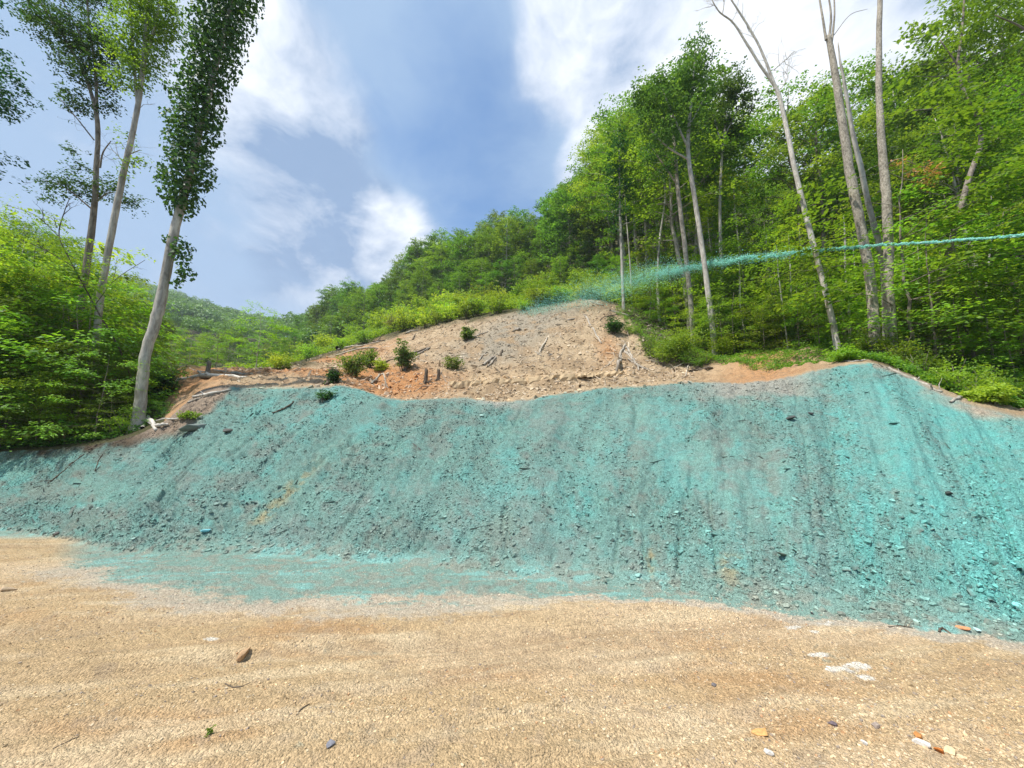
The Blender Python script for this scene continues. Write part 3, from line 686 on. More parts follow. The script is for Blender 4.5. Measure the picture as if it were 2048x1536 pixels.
# right-hand wood
SKR = ([1200, 1250, 1300, 1340, 1400, 1440, 1490, 1530, 1570, 1620, 1700, 1790, 1830, 1880, 1930, 2000, 2100, 2300], [290, 215, 180, 150, 170, 200, 170, 330, 250, 170, 130, 150, 170, 150, 60, 0, -60, -60])
for i in range(74):
    X = 1215 + (i/74)**.95*1000 + rng.uniform(-16, 16); d = rng.uniform(24, 46) if X > 1330 else rng.uniform(36, 50)
    if X > 1800: d = rng.uniform(17, 40)
    ty = np.interp(X, *SKR) + (rng.uniform(0, 50) if i % 4 == 0 or X < 1400 else rng.uniform(130, 330))
    by_top('woodland_tree', MIDT, 15, X, d, ty, 'green broadleaf tree in the dense wood right of the clearing', 'tree', 'trees of the right hand wood', smin=.5, smax=1.8)
for i in range(40):
    X = 1200 + i*27 + rng.uniform(-12, 12); d = rng.uniform(48, 75)
    ty = np.interp(X, *SKR) + rng.uniform(60, 190) + (110 if 1480 < X < 1740 else 0)
    by_top('woodland_tree', TALL, 18, X, d, ty, 'tall tree far back in the wood right of the clearing', 'tree', 'rear trees of the right hand wood', smin=.6, smax=2.0)
for i in range(96):
    X = 1235 + (i/96)*1010 + rng.uniform(-14, 14)
    dm = np.interp(X, [1235, 1300, 1400, 1440, 1560, 1640, 1800, 1900, 2048], [30, 27, 22, 19.5, 18, 17, 14.5, 13, 12])
    d = dm + rng.uniform(.5, 1)**2*0 + abs(rng.normal(0, 6))
    if abs(X-1320) < 60 and d < 27: d = 28
    hh = rng.uniform(2.2, 6.5)*(1 if d > dm+3 else .62)
    b = gp(X, d); b[2] -= .05
    k = int(rng.integers(4)); plant('sapling', SAP[k], b, hh/6, rng.uniform(0, 6.28), 'bright green sapling in the understorey of the right hand wood', 'sapling', 'saplings in the right hand wood')
# left wood
for i in range(20):
    X = -260 + i*31 + rng.uniform(-12, 12); d = rng.uniform(21, 42)
    ty = np.interp(X, [-300, 0, 120, 240, 330], [380, 420, 480, 560, 610]) + rng.uniform(0, 60)
    by_top('woodland_tree', MIDT, 15, X, d, ty, 'green tree standing behind the saplings of the left hand wood', 'tree', 'rear trees of the left hand wood', smin=.3, smax=1.4)
for i in range(44):
    X = -240 + (i % 22)*26 + rng.uniform(-12, 12); d = rng.uniform(12.2, 15.5) if i < 22 else rng.uniform(15, 21)
    if X > 250: d = max(d, 15)
    if X > 300 and i < 22: continue
    ty = np.interp(X, [-250, 0, 60, 160, 230, 330], [430, 440, 500, 560, 600, 640]) + rng.uniform(0, 130)
    pr, hp = (SAPN, 4.2) if d < 15 else (SAP, 6)
    by_top('sapling', pr, hp, X, d, ty, 'bright green sapling with layered sprays in the left hand wood', 'sapling', 'saplings in the left hand wood', smin=.35, smax=1.7)
# valley trees between the woods
for i in range(26):
    X = 335 + i*11.2 + rng.uniform(-8, 8); d = rng.uniform(46, 120)
    ty = np.interp(X, [330, 400, 520, 600, 640], [650, 655, 668, 655, 640]) + rng.uniform(-6, 45)
    by_top('valley_tree', EDGE, 12, X, d, ty, 'small green tree in the dip between the left wood and the hill', 'tree', 'trees in the dip', smin=.25, smax=1.3)
# brush along the wood edge on the hill
for i in range(150):
    t = rng.random(); X = 505 + t*745
    e = np.interp(X, [500, 560, 620, 700, 800, 900, 1000, 1100, 1180, 1250], [742, 742, 735, 702, 668, 648, 632, 614, 600, 606])
    ymin = np.interp(X, [500, 600, 700, 800, 900, 1000, 1100, 1180, 1250], [724, 690, 650, 632, 612, 596, 580, 572, 570])
    Y = e - (e-ymin)*rng.random()**.8
    p = hit(X, Y, 17, False)
    if p[1] > 120: continue
    s = np.clip(p[1]/38, .5, 1.9)*rng.uniform(.7, 1.25)
    plant('bush', BRUSH[int(rng.integers(3))], p-[0, 0, .1], s, rng.uniform(0, 6.28), 'yellow-green bush in the band of brush between brown clearing and hill wood', 'bush', 'bushes along the hill wood edge')
# low shrubs at the edges of the two woods
def shrubs(n, pts, dj, sr, label, grp, seedk):
    px = [p[0] for p in pts]
    for i in range(n):
        X = px[0] + (i+rng.random())/n*(px[-1]-px[0]); Y = np.interp(X, px, [p[1] for p in pts]) - rng.random()**1.5*dj
        p = hit(X, Y, 8, False); s = rng.uniform(*sr)
        plant('shrub', SHR[int(rng.integers(4))], p-[0, 0, .05], s, rng.uniform(0, 6.28), label, 'shrub', grp)
shrubs(46, [(1245, 650), (1270, 690), (1310, 725), (1400, 735), (1440, 715), (1560, 690), (1640, 688), (1700, 705), (1790, 725), (1850, 765), (1950, 800), (2048, 822), (2200, 830)], 34, (.42, .85), 'low leafy shrub at the front edge of the right hand wood', 'shrubs edging the right hand wood', 1)
shrubs(40, [(-250, 895), (0, 890), (150, 885), (250, 868), (300, 850), (345, 800)], 50, (.35, .75), 'low leafy shrub on the floor of the left hand wood', 'shrubs in the left hand wood', 2)
print('counts', COUNT)

# ------------------------------------------------------------------ hero trees traced as real trunks at their own distances
def path3(pts, d, rng=None, dd=0.0):
    P, Rr = [], []
    for p in pts:
        X, Y, w = p[:3]; dz = d + (p[3] if len(p) > 3 else 0.0) + dd
        q = at(X, Y, dz); P.append(q); fw = q[1]*cp + (q[2]-H)*sp; Rr.append(w*.375*fw/F*(1+((X-1024)/F)**2)**-.5)
    P = np.array(P); Rr = np.array(Rr)
    n = max(8, len(P)*4); t = np.linspace(0, len(P)-1, n); i = np.clip(t.astype(int), 0, len(P)-2); f = (t-i)[:, None]
    Pm = np.vstack([2*P[0]-P[1], P, 2*P[-1]-P[-2]])
    a, b, c_, e = Pm[i], Pm[i+1], Pm[i+2], Pm[i+3]
    Q = .5*((2*b)+(-a+c_)*f+(2*a-5*b+4*c_-e)*f**2+(-a+3*b-3*c_+e)*f**3)
    R2 = np.interp(t, np.arange(len(P)), Rr)
    if rng is not None:
        R2 = R2*(1+rng.normal(0, .02, n)); Q = Q + rng.normal(0, .04, (n, 3))*R2[:, None]
    return Q, R2
def twigs(rng, parent, r, n, ln, depth=2, droop=.0, u0=.2):
    out = []
    for i in range(n):
        u = rng.uniform(u0, 1)*(len(parent)-1); k = int(u); k = min(k, len(parent)-2); p = parent[k] + (parent[k+1]-parent[k])*(u-k)
        t = parent[k+1]-parent[k]; t = t/(np.linalg.norm(t)+1e-9); d = t*.6 + rng.normal(0, .8, 3); d[2] += .25; d /= np.linalg.norm(d)
        L = ln*rng.uniform(.4, 1.2); c = curve(rng, p, p+d*L, 6, .08, .10); r0 = min(r, .014)*rng.uniform(.5, 1)
        out.append((c, np.linspace(r0, r0*.2, 6)))
        if depth > 1: out += twigs(rng, c, r0*.6, 3, L*.5, depth-1, droop)
    return out
def blob_leaves(rng, blobs, d, leaf, mode='spray', cols=(G3, G1, G2), cmix=.5, spray=.4, m=16, flat=.5, dens=1.0, aspect=.62, dd=0.0):
    parts = []
    for b in blobs:
        X, Y, rx, ry = b[:4]; k = b[4] if len(b) > 4 else 1.0; dz = d + (b[5] if len(b) > 5 else 0) + dd
        c = at(X, Y, dz); fw = c[1]*cp+(c[2]-H)*sp; s = fw/F; ax, az = rx*s, ry*s; ay = (ax+az)*.5 if mode != 'column' else ax
        vol = ax*ay*az*4.19
        if mode == 'spray':
            n = max(5, int(k*dens*(ax*az*3.14)*30/max(.25, spray)**2*.16)); u = rng.normal(0, 1, (n, 3)); u /= np.linalg.norm(u, axis=1)[:, None]; u *= rng.uniform(.25, 1.05, n)[:, None]**.6
            Cn = c + u*np.array([ax, ay, az]); Dr = u + rng.normal(0, .4, (n, 3)); Dr /= np.linalg.norm(Dr, axis=1)[:, None]
            parts.append(spray_leaves(rng, Cn, Dr, spray*rng.uniform(.6, 1.2, n), m, leaf, cmix, flat, cols=cols, aspect=aspect))
        else:
            n = int(k*dens*ax*az*3.14/(leaf*leaf)*5.5); u = rng.normal(0, 1, (n, 3)); u /= np.linalg.norm(u, axis=1)[:, None]; u *= rng.uniform(.15, 1.05, n)[:, None]**.6
            P = c + u*np.array([ax, ay, az]); Nn = u*[1, 1, .3] + rng.normal(0, .6, (n, 3)) + [0, 0, .45]; D = rng.normal(0, 1, (n, 3)) + [0, 0, -.5]
            L = leaf*rng.uniform(.6, 1.25, n); t = np.clip(rng.random(n)*.8+(cmix-.4), 0, 1)
            col = np.where((t < .5)[:, None], lerp(cols[0]+0*P, cols[1], t*2), lerp(cols[1]+0*P, cols[2], t*2-1))
            parts.append(leaves(rng, P, Nn, D, L, L*.85, col))
    return cat(parts)
def hero(name, label, catg, d, trunks, limbs=(), blobs=(), leaf=.1, mode='spray', bark=None, mat=None, group=None, seed=0, tw=0, twl=.8, dry=None, onground=True, K=14, **kw):
    rng = np.random.default_rng(seed); paths = []; main = None
    for i, p in enumerate(trunks):
        Q, R2 = path3(p, d, rng)
        if i == 0:
            base = Q[0].copy(); g = height(np.array([base[0]]), np.array([base[1]]))[0]
            if onground and base[2] > g-.2:
                ext = np.array([[base[0], base[1], g-.35]]); Q = np.vstack([ext, Q]); R2 = np.concatenate([[R2[0]*1.25], R2])
            base = np.array([Q[0][0], Q[0][1], g])
        paths.append((Q, R2))
        if tw: paths += twigs(rng, Q[len(Q)//2:], .014, tw, twl)
    lp = []
    for p in limbs:
        Q, R2 = path3(p, d, rng); paths.append((Q, R2))
        if tw: lp += twigs(rng, Q, .012, tw, twl)
    paths += lp
    e = empty(name, base); tag(e, label, catg, group)
    V, l, s = tubes(paths, K); link('trunk', mesh_data(name+'_trunk', V-base, l, s, bark or M_MID, None, True), e)
    if blobs:
        V, l, s, c = blob_leaves(rng, blobs, d, leaf, mode, **kw)
        link('crown', mesh_data(name+'_crown', V-base, l, s, mat or M_LEAF, c), e)
    if dry:
        V, l, s, c = blob_leaves(rng, dry, d, .10, 'spray', cols=(np.array([.30, .16, .06]), np.array([.45, .27, .12]), np.array([.58, .40, .20])), spray=.35, m=14, dens=.8)
        link('dead_foliage', mesh_data(name+'_dead', V-base, l, s, M_DRY, c), e)
    return e
DK = (np.array([.022, .070, .020]), np.array([.045, .125, .035]), np.array([.10, .20, .045]))
hero('tulip_tree', 'grey kinked trunk leaning right, sleeved in a dense dark green column of leaves', 'tree', 11.6,
     [[(270, 868, 46), (280, 815, 37), (287, 740, 33), (293, 700, 32), (308, 655, 33), (319, 612, 34), (330, 560, 30), (345, 480, 28), (362, 410, 26), (378, 350, 22), (395, 280, 20), (415, 200, 18), (435, 120, 14), (455, 40, 12), (475, -60, 8), (487, -150, 3)]],
     [[(338, 545, 9), (345, 520, 7), (358, 495, 4)]],
     [(364, 412, 27, 28, .7), (362, 385, 42, 28, .9), (380, 345, 50, 34), (376, 300, 42, 38), (392, 255, 49, 40), (398, 212, 47, 40), (408, 165, 45, 40), (424, 118, 50, 42), (436, 72, 55, 42), (446, 26, 57, 44), (460, -25, 60, 50), (480, -100, 40, 50), (365, 505, 20, 34, .6), (372, 548, 20, 18, .5), (352, 568, 12, 10, .5), (338, 478, 13, 14, .4), (340, 235, 20, 16, .5), (322, 350, 17, 18, .5), (335, 175, 13, 14, .5)],
     leaf=.125, mode='column', bark=M_PALE, mat=M_LEAFD, cols=DK, cmix=.55, seed=1, dens=1.5)
hero('forked_tree', 'tall dark trunk forking high in the upper left sky with leafy limbs', 'tree', 14.5,
     [[(118, 850, 28), (140, 720, 25), (160, 620, 24), (172, 540, 23), (182, 470, 22), (190, 400, 18), (193, 330, 16), (196, 265, 15), (190, 215, 13), (170, 150, 10), (135, 85, 8), (95, 30, 7), (60, -40, 5)]],
     [[(194, 215, 11), (190, 130, 9), (178, 50, 7), (172, -40, 5)], [(188, 280, 5), (150, 232, 4), (112, 188, 2)], [(200, 335, 7), (206, 305, 5), (222, 282, 3)], [(180, 120, 6), (155, 60, 5), (125, 0, 4)], [(186, 420, 6), (130, 375, 4), (90, 360, 3)], [(186, 410, 6), (220, 385, 4), (265, 400, 3)]],
     [(110, 60, 48, 34), (80, 20, 40, 26), (165, 70, 50, 40), (150, 130, 36, 28, .8), (185, 150, 34, 28), (205, 100, 40, 30), (148, 196, 26, 16), (160, 215, 20, 14), (212, 208, 18, 16), (215, 165, 22, 16, .7), (150, 300, 16, 12, .6), (165, 335, 18, 12, .8), (120, 370, 40, 12), (165, 372, 40, 16), (215, 375, 34, 14), (250, 400, 28, 12), (95, 392, 26, 8, .6), (160, -20, 60, 30)],
     leaf=.10, bark=M_BARK, cols=DK, mat=M_LEAF, cmix=.55, seed=2, spray=.42, m=18, dens=1.8, tw=4, twl=.9)
hero('curving_tree', 'slim grey trunk curving up right beside the forked tree at upper left', 'tree', 13.2,
     [[(188, 860, 26), (192, 700, 24), (200, 600, 23), (210, 540, 22), (228, 440, 21), (246, 350, 19), (262, 280, 17), (276, 210, 16), (284, 150, 14), (290, 80, 13), (298, 10, 11), (310, -60, 8)]],
     [[(286, 140, 9), (305, 70, 8), (318, 10, 7), (325, -40, 5)], [(274, 205, 9), (268, 120, 8), (262, 40, 7), (258, -40, 5)], [(250, 330, 4), (235, 310, 3), (222, 298, 2)], [(255, 310, 4), (280, 300, 3)]],
     [(285, 130, 30, 34), (258, 90, 36, 38), (300, 60, 34, 40), (265, 20, 44, 34), (320, 20, 40, 34), (330, 70, 22, 22, .7), (240, 160, 26, 20), (312, 115, 20, 18, .7), (285, 175, 20, 14, .7), (248, 262, 18, 10, .4), (262, 325, 20, 9, .6), (285, 318, 14, 8, .4), (245, 345, 16, 8, .5), (300, -30, 50, 30), (345, 40, 20, 20, .4)],
     leaf=.10, bark=M_PALE, cols=(G3*.8, G1*.8, G2), mat=M_LEAF, cmix=.5, seed=3, spray=.42, m=18, dens=1.9, tw=4, twl=.9)
hero('overhanging_tree', 'dark leafy limb reaching in at the upper left edge', 'tree', 10.5,
     [[(-150, 880, 34), (-140, 500, 30), (-120, 250, 24), (-95, 60, 16), (-70, -80, 8)]],
     [[(-118, 240, 12), (-50, 215, 8), (5, 200, 4)], [(-110, 150, 12), (-50, 120, 8), (0, 105, 4)]],
     [(-60, 180, 60, 50), (12, 190, 34, 30, .9), (20, 155, 30, 18, .9), (5, 112, 16, 16, .7), (5, 215, 18, 12, .7), (-120, 60, 90, 80), (10, 5, 34, 9, .5), (-60, 300, 60, 60, .6)],
     leaf=.10, cols=DK, mat=M_LEAFD, cmix=.4, seed=4, spray=.36, m=16)
hero('slender_tree', 'slender leaning sapling with thin airy sprays against the sky at the far left', 'sapling', 12.4,
     [[(262, 755, 6), (235, 690, 5.5), (205, 640, 5), (175, 585, 4.5), (140, 520, 4), (118, 470, 4), (130, 420, 3), (140, 395, 2)]],
     [[(150, 535, 4), (90, 500, 3), (20, 470, 2)], [(120, 475, 3), (70, 430, 2), (10, 410, 1.5)], [(190, 610, 3), (230, 560, 2), (290, 520, 1.5)]],
     [(40, 420, 45, 12, .5), (95, 440, 45, 14, .5), (30, 460, 45, 14, .6), (120, 480, 50, 14, .6), (60, 495, 60, 16, .8), (160, 520, 50, 16, .8), (240, 525, 40, 9, .5), (275, 512, 30, 6, .4), (130, 560, 60, 20, .9), (20, 540, 50, 20, .9), (215, 575, 40, 14, .8)],
     leaf=.085, cols=(G1, G2, np.array([.30, .42, .05])), cmix=.6, bark=M_DARKW, seed=5, spray=.34, m=16, tw=3, twl=.7)
# right-hand trunks
hero('dead_tree', 'bare bleached dead tree leaning left, forking into twigs against the sky', 'tree', 14.6,
     [[(1674, 694, 21), (1668, 655, 19), (1655, 600, 17.5), (1640, 540, 16.5), (1612, 430, 15.5), (1590, 340, 14), (1572, 250, 13), (1556, 185, 11.5), (1540, 158, 9), (1520, 130, 7.5), (1492, 85, 6.5), (1466, 45, 5), (1440, 25, 4), (1425, 2, 3), (1408, -30, 1.5)]],
     [[(1552, 178, 9), (1540, 145, 8), (1520, 95, 6.5), (1498, 55, 6), (1476, 20, 5), (1455, -15, 4), (1440, -60, 2)], [(1445, 28, 3), (1448, 0, 2.5), (1440, -40, 2)], [(1562, 178, 3), (1575, 155, 2), (1568, 140, 1.5)], [(1548, 140, 3), (1570, 120, 2), (1572, 118, 1)]],
     bark=M_DEAD, seed=6, tw=9, twl=1.1)
hero('snag', 'thick rough-barked trunk with a broken forked top, leaning left beside its straighter neighbour', 'tree', 12.4,
     [[(1756, 726, 42), (1750, 680, 35), (1746, 620, 32), (1741, 560, 31), (1730, 495, 30), (1715, 420, 29), (1699, 340, 28), (1690, 280, 26), (1681, 220, 23), (1672, 160, 21), (1663, 105, 18), (1656, 72, 15)]],
     [[(1652, 80, 8), (1646, 40, 6.5), (1638, -10, 5), (1632, -60, 3)], [(1658, 80, 8), (1662, 30, 6), (1654, -25, 4)], [(1663, 85, 8), (1669, 30, 5), (1667, -30, 4)], [(1668, 70, 3), (1700, 30, 2), (1735, 18, 1.2)]],
     bark=M_ROUGH, seed=7, K=18, blobs=[(1748, 640, 12, 14, .5, -.3), (1722, 480, 7, 12, .3, -.3), (1738, 590, 10, 10, .4, -.3)], leaf=.07, spray=.2, m=10)
hero('thin_trunk', 'thin pale trunk twisting up close behind the thick broken one', 'tree', 13.1,
     [[(1772, 722, 17), (1770, 640, 18), (1769, 565, 18), (1760, 500, 19), (1748, 450, 18), (1735, 400, 17), (1722, 335, 16), (1706, 270, 14), (1697, 215, 11), (1688, 160, 9), (1680, 120, 6), (1676, 85, 3)]],
     bark=M_PALE, seed=8, blobs=[(1755, 470, 10, 14, .4), (1735, 400, 10, 12, .4), (1700, 200, 8, 10, .3)], leaf=.07, spray=.2, m=10)
hero('straight_tree', 'tall straight mottled trunk with a dry brown branch on its side', 'tree', 12.7,
     [[(1786, 726, 44), (1782, 680, 36), (1779, 620, 34), (1776, 560, 32), (1777, 500, 30), (1773, 400, 29), (1767, 330, 26), (1761, 250, 22), (1758, 170, 19), (1758, 80, 17), (1760, 0, 15), (1762, -90, 12)]],
     [[(1772, 330, 5), (1800, 318, 4), (1840, 332, 3), (1885, 340, 2)], [(1775, 345, 4), (1820, 360, 3), (1870, 352, 2)]],
     bark=M_ROUGH, seed=9, K=18, tw=0, blobs=[(1790, 560, 10, 16, .4, -.3), (1780, 340, 18, 12, .5), (1800, 325, 20, 8, .4), (1784, 450, 8, 16, .3, -.3), (1900, 320, 24, 10, .6), (1765, 130, 10, 20, .25)], leaf=.07, spray=.22, m=10,
     dry=[(1800, 325, 22, 8, 1), (1832, 340, 30, 9, 1), (1868, 340, 26, 8, 1), (1850, 358, 30, 8, .8)])
TL = dict(mode='spray', spray=.55, m=20, flat=.5)
hero('poplar', 'tall slim tree with pale leaning trunk, highest crown left of the dead tree', 'tree', 20.0,
     [[(1430, 700, 18), (1424, 650, 16), (1413, 560, 15), (1402, 480, 14), (1390, 400, 13), (1379, 330, 12), (1376, 290, 11), (1379, 240, 9), (1386, 170, 7), (1391, 100, 4)]],
     [[(1378, 300, 7), (1350, 240, 5), (1325, 180, 3)], [(1378, 320, 6), (1330, 290, 4), (1285, 240, 3)], [(1380, 250, 6), (1405, 200, 4), (1415, 150, 3)]],
     [(1391, 100, 22, 34), (1380, 145, 34, 30), (1350, 170, 34, 32), (1395, 190, 30, 34), (1318, 170, 30, 26), (1330, 215, 36, 30), (1290, 200, 28, 26, .9), (1268, 195, 20, 16, .7), (1370, 235, 36, 30), (1290, 250, 30, 22), (1330, 270, 30, 22), (1395, 270, 22, 26, .8), (1410, 130, 14, 18, .7)],
     leaf=.15, bark=M_PALE, cols=DK, cmix=.6, seed=10, dens=1.3, **TL)
hero('poplar', 'straight grey trunk with a dark narrow crown, just left of the tall slim tree', 'tree', 22.5,
     [[(1385, 655, 15), (1380, 590, 14), (1373, 520, 13), (1363, 440, 12), (1355, 370, 11), (1350, 300, 9), (1342, 230, 6)]],
     [[(1355, 370, 6), (1320, 320, 4), (1300, 290, 3)]],
     [(1345, 270, 30, 30), (1310, 300, 28, 24), (1350, 320, 26, 26), (1320, 345, 24, 18, .7)],
     leaf=.16, bark=M_MID, cols=DK, cmix=.55, seed=11, **TL)
hero('poplar', 'slim trunk with a rounded airy crown, right of the tall slim tree', 'tree', 25.0,
     [[(1446, 640, 11), (1443, 560, 10), (1441, 480, 9), (1440, 400, 8), (1445, 300, 7), (1455, 220, 5)]],
     [[(1445, 300, 5), (1430, 240, 3)], [(1450, 270, 5), (1480, 210, 3)]],
     [(1465, 160, 30, 24), (1480, 200, 28, 28), (1445, 190, 28, 26), (1430, 235, 26, 26), (1470, 250, 28, 22), (1425, 280, 20, 18, .7), (1450, 300, 22, 20, .8)],
     leaf=.17, bark=M_PALE, cols=DK, cmix=.65, seed=12, **TL)
hero('spruce', 'dark narrow-crowned tree with a thin pale stem at the corner of the clearing', 'tree', 27.5,
     [[(1247, 610, 9), (1245, 560, 8), (1243, 500, 7), (1240, 420, 6), (1239, 360, 4), (1238, 300, 2)]],
     [], [(1238, 280, 12, 22), (1240, 310, 22, 20), (1236, 345, 26, 24), (1240, 385, 26, 22), (1238, 425, 20, 20, .8), (1228, 460, 14, 10, .4)],
     leaf=.17, bark=M_PALE, cols=DK, mat=M_LEAFD, cmix=.5, seed=13, **TL)
hero('vine_clad_tree', 'crooked leaning tree wrapped in bright vines near the right edge', 'tree', 13.5,
     [[(1845, 760, 24), (1858, 680, 22), (1872, 600, 21), (1893, 520, 20), (1915, 440, 19), (1940, 350, 18), (1962, 285, 16), (1952, 230, 13), (1930, 188, 10), (1916, 130, 9), (1924, 60, 8), (1930, -20, 6), (1936, -80, 4)]],
     [[(1955, 240, 8), (1990, 190, 6), (2030, 150, 4)], [(1915, 130, 6), (1880, 80, 4)]],
     [(1930, 205, 40, 24), (1955, 235, 32, 24), (1900, 185, 22, 12, .8), (1975, 260, 24, 22), (1925, 150, 16, 20, .5), (2030, 120, 50, 40), (1990, 60, 50, 36), (1930, 60, 34, 34, .7), (1890, 90, 30, 22, .6), (2040, 40, 50, 40), (1960, 0, 60, 34), (2040, -40, 80, 50), (1990, 160, 36, 20, .7), (1925, 420, 30, 20, .4)],
     leaf=.10, bark=M_BARK, cols=(G3, G1, G2), cmix=.62, seed=14, spray=.40, m=18, dens=1.0)
hero('edge_tree', 'dark leafy tree filling the upper right corner', 'tree', 11.0,
     [[(2140, 860, 40), (2125, 500, 34), (2105, 200, 26), (2090, -60, 16)]],
     [[(2110, 260, 12), (2060, 200, 8), (2010, 170, 4)], [(2100, 120, 12), (2050, 60, 8), (1990, 30, 4)]],
     [(2040, 240, 50, 30), (2010, 200, 40, 22, .8), (2060, 330, 50, 34), (2010, 370, 50, 22, .8), (2050, 450, 50, 26), (2070, 150, 60, 40), (2060, 560, 50, 34)],
     leaf=.095, bark=M_BARK, cols=(G3*.8, G1*.8, G2), cmix=.55, seed=15, spray=.4, m=18)
# slim pale stems among the saplings
for i, (X0, Y0, X1, Y1, w, d) in enumerate([(1262, 560, 1252, 430, 4, 30), (1315, 545, 1330, 400, 6, 27), (1404, 640, 1396, 470, 6, 26), (1425, 600, 1418, 470, 4, 27), (1478, 560, 1470, 420, 4, 25), (1545, 600, 1535, 520, 4, 22), (1575, 690, 1556, 540, 5, 18.5), (1592, 660, 1580, 520, 5, 20), (1612, 600, 1600, 480, 5, 22), (1700, 640, 1690, 480, 8, 19), (1716, 640, 1708, 520, 5, 20), (1488, 660, 1480, 560, 5, 21), (1820, 700, 1838, 540, 5, 15), (1965, 640, 1985, 440, 7, 15), (1640, 640, 1628, 560, 4, 20)]):
    hero('slender_tree', 'slim pale stem with a light leafy top inside the right hand wood', 'sapling', d,
         [[(X0, Y0+30, w*1.2), (X0, Y0, w), ((X0+X1)/2+rng.uniform(-4, 4), (Y0+Y1)/2, w*.9), (X1, Y1, w*.7), (X1-3, Y1-50, w*.4)]], (),
         [(X1, Y1-40, 26, 14, .8), (X1+rng.uniform(-20, 20), Y1-15, 24, 9, .7), (X1+rng.uniform(-20, 20), Y1-70, 22, 12, .8)], leaf=.12, bark=M_PALE, cols=(G1, G2, np.array([.30, .42, .05])), cmix=.5, group='slim pale stems', seed=30+i, spray=.5, m=16, flat=.3, K=6)
# nearer bright saplings along the front of the right wood
for i, (X, d, ty, k) in enumerate([(1470, 19.5, 580, 0), (1530, 18.6, 590, 1), (1600, 17.5, 560, 2), (1500, 22, 500, 0), (1690, 15.2, 600, 1), (1640, 17, 560, 0), (1545, 24, 400, 2), (1560, 21, 470, 1), (1840, 12.6, 300, 0), (1880, 12.4, 420, 1), (1930, 12.2, 560, 2), (1990, 11.8, 470, 0), (2040, 11.2, 600, 1), (1960, 12.8, 360, 2), (1850, 13.4, 560, 1), (2060, 12.5, 400, 0), (1810, 13.6, 600, 2), (1330, 25.5, 590, 0), (1380, 22.8, 600, 1), (1300, 26.5, 540, 2), (1350, 26, 520, 0), (1430, 21, 610, 2)]):
    by_top('sapling', SAPN, 4.2, X, d, ty, 'sunlit yellow-green sapling in the front row of the right hand wood', 'sapling', 'front saplings of the right hand wood', k, smin=.3, smax=2.1, sink=.05)

for i in range(22):
    X = -90 + i*14.5 + rng.uniform(-6, 6); th_ = math.atan((X-1024)/F/cp); R_, Z_, _ = lines_at(np.array([th_])); r_ = R_[2][0] + rng.uniform(.7, 2.2)
    d = r_*math.cos(th_)
    by_top('sapling', SAPN, 4.2, X, d, rng.uniform(690, 800), 'low sunlit sapling at the very edge of the left hand wood above the bank', 'sapling', 'edge saplings of the left hand wood', smin=.15, smax=.8, sink=.03)

# ------------------------------------------------------------------ ground cover and far canopy (nobody could count them)
def cover(name, label, n, Xr, seed, leaf, spray, cols, samp, m=10, lift=.10, mat=None):
    rg = np.random.default_rng(seed); X = rg.uniform(*Xr, n); x, y = samp(X, rg); z = height(x, y)
    C_ = np.stack([x, y, z+rg.random(n)**2*lift*2+.02], 1); D = rg.normal(0, 1, (n, 3)); D[:, 2] = .15; D /= np.linalg.norm(D, axis=1)[:, None]
    V, l, s, c = spray_leaves(rg, C_, D, spray*rg.uniform(.5, 1.3, n), m, leaf, .55, .5, cols=cols)
    o = link(name, mesh_data(name, V, l, s, mat or M_LEAF, c)); tag(o, label, None, None, 'stuff')
def line_depth(X, j): return np.interp(np.arctan((X-1024)/F), TH, LR[j])
def s_edge(lo, hi, k):
    def f(X, rg):
        th = np.arctan((X-1024)/F/cp); R, Z, fd = lines_at(th)
        pts = np.array([(-300, .5), (0, .5), (200, .6), (290, .8), (345, 1.0), (1235, 17), (1270, 14.5), (1310, 12), (1400, 11.5), (1440, 9.5), (1560, 6), (1640, 3.2), (1700, 1.6), (1750, .9), (1800, 1.0), (1850, 1.2), (1950, 1.4), (2300, 1.6)])
        r_ = R[2] + np.interp(X, pts[:, 0], pts[:, 1]) + rg.random(len(X))**1.6*k
        return r_*np.sin(th), r_*np.cos(th)
    return f
cover('undergrowth', 'low leafy undergrowth on the floor of the right hand wood', 9000, (1240, 2300), 5, .075, .26, (G3, G1, G2), s_edge(0, 0, 9))
cover('undergrowth', 'low leafy undergrowth on the floor of the left hand wood', 1300, (-280, 345), 6, .075, .22, (G3, G3, G1), s_edge(0, 0, 9))
def s_brush(X, rg):
    e = np.interp(X, [450, 520, 620, 700, 800, 900, 1000, 1100, 1180, 1250], [30, 34, 46, 46, 45, 42, 38, 34, 31, 29])
    d = e + rg.random(len(X))*np.interp(X, [450, 700, 1250], [42, 26, 22]); return (X-1024)/F*d*1.0, d
cover('undergrowth', 'yellow-green weeds and ferns covering the slope below the hill wood', 15000, (440, 1300), 7, .26, .7, (G1, np.array([.165, .285, .035]), np.array([.26, .37, .045])), s_brush, m=9, lift=.4)
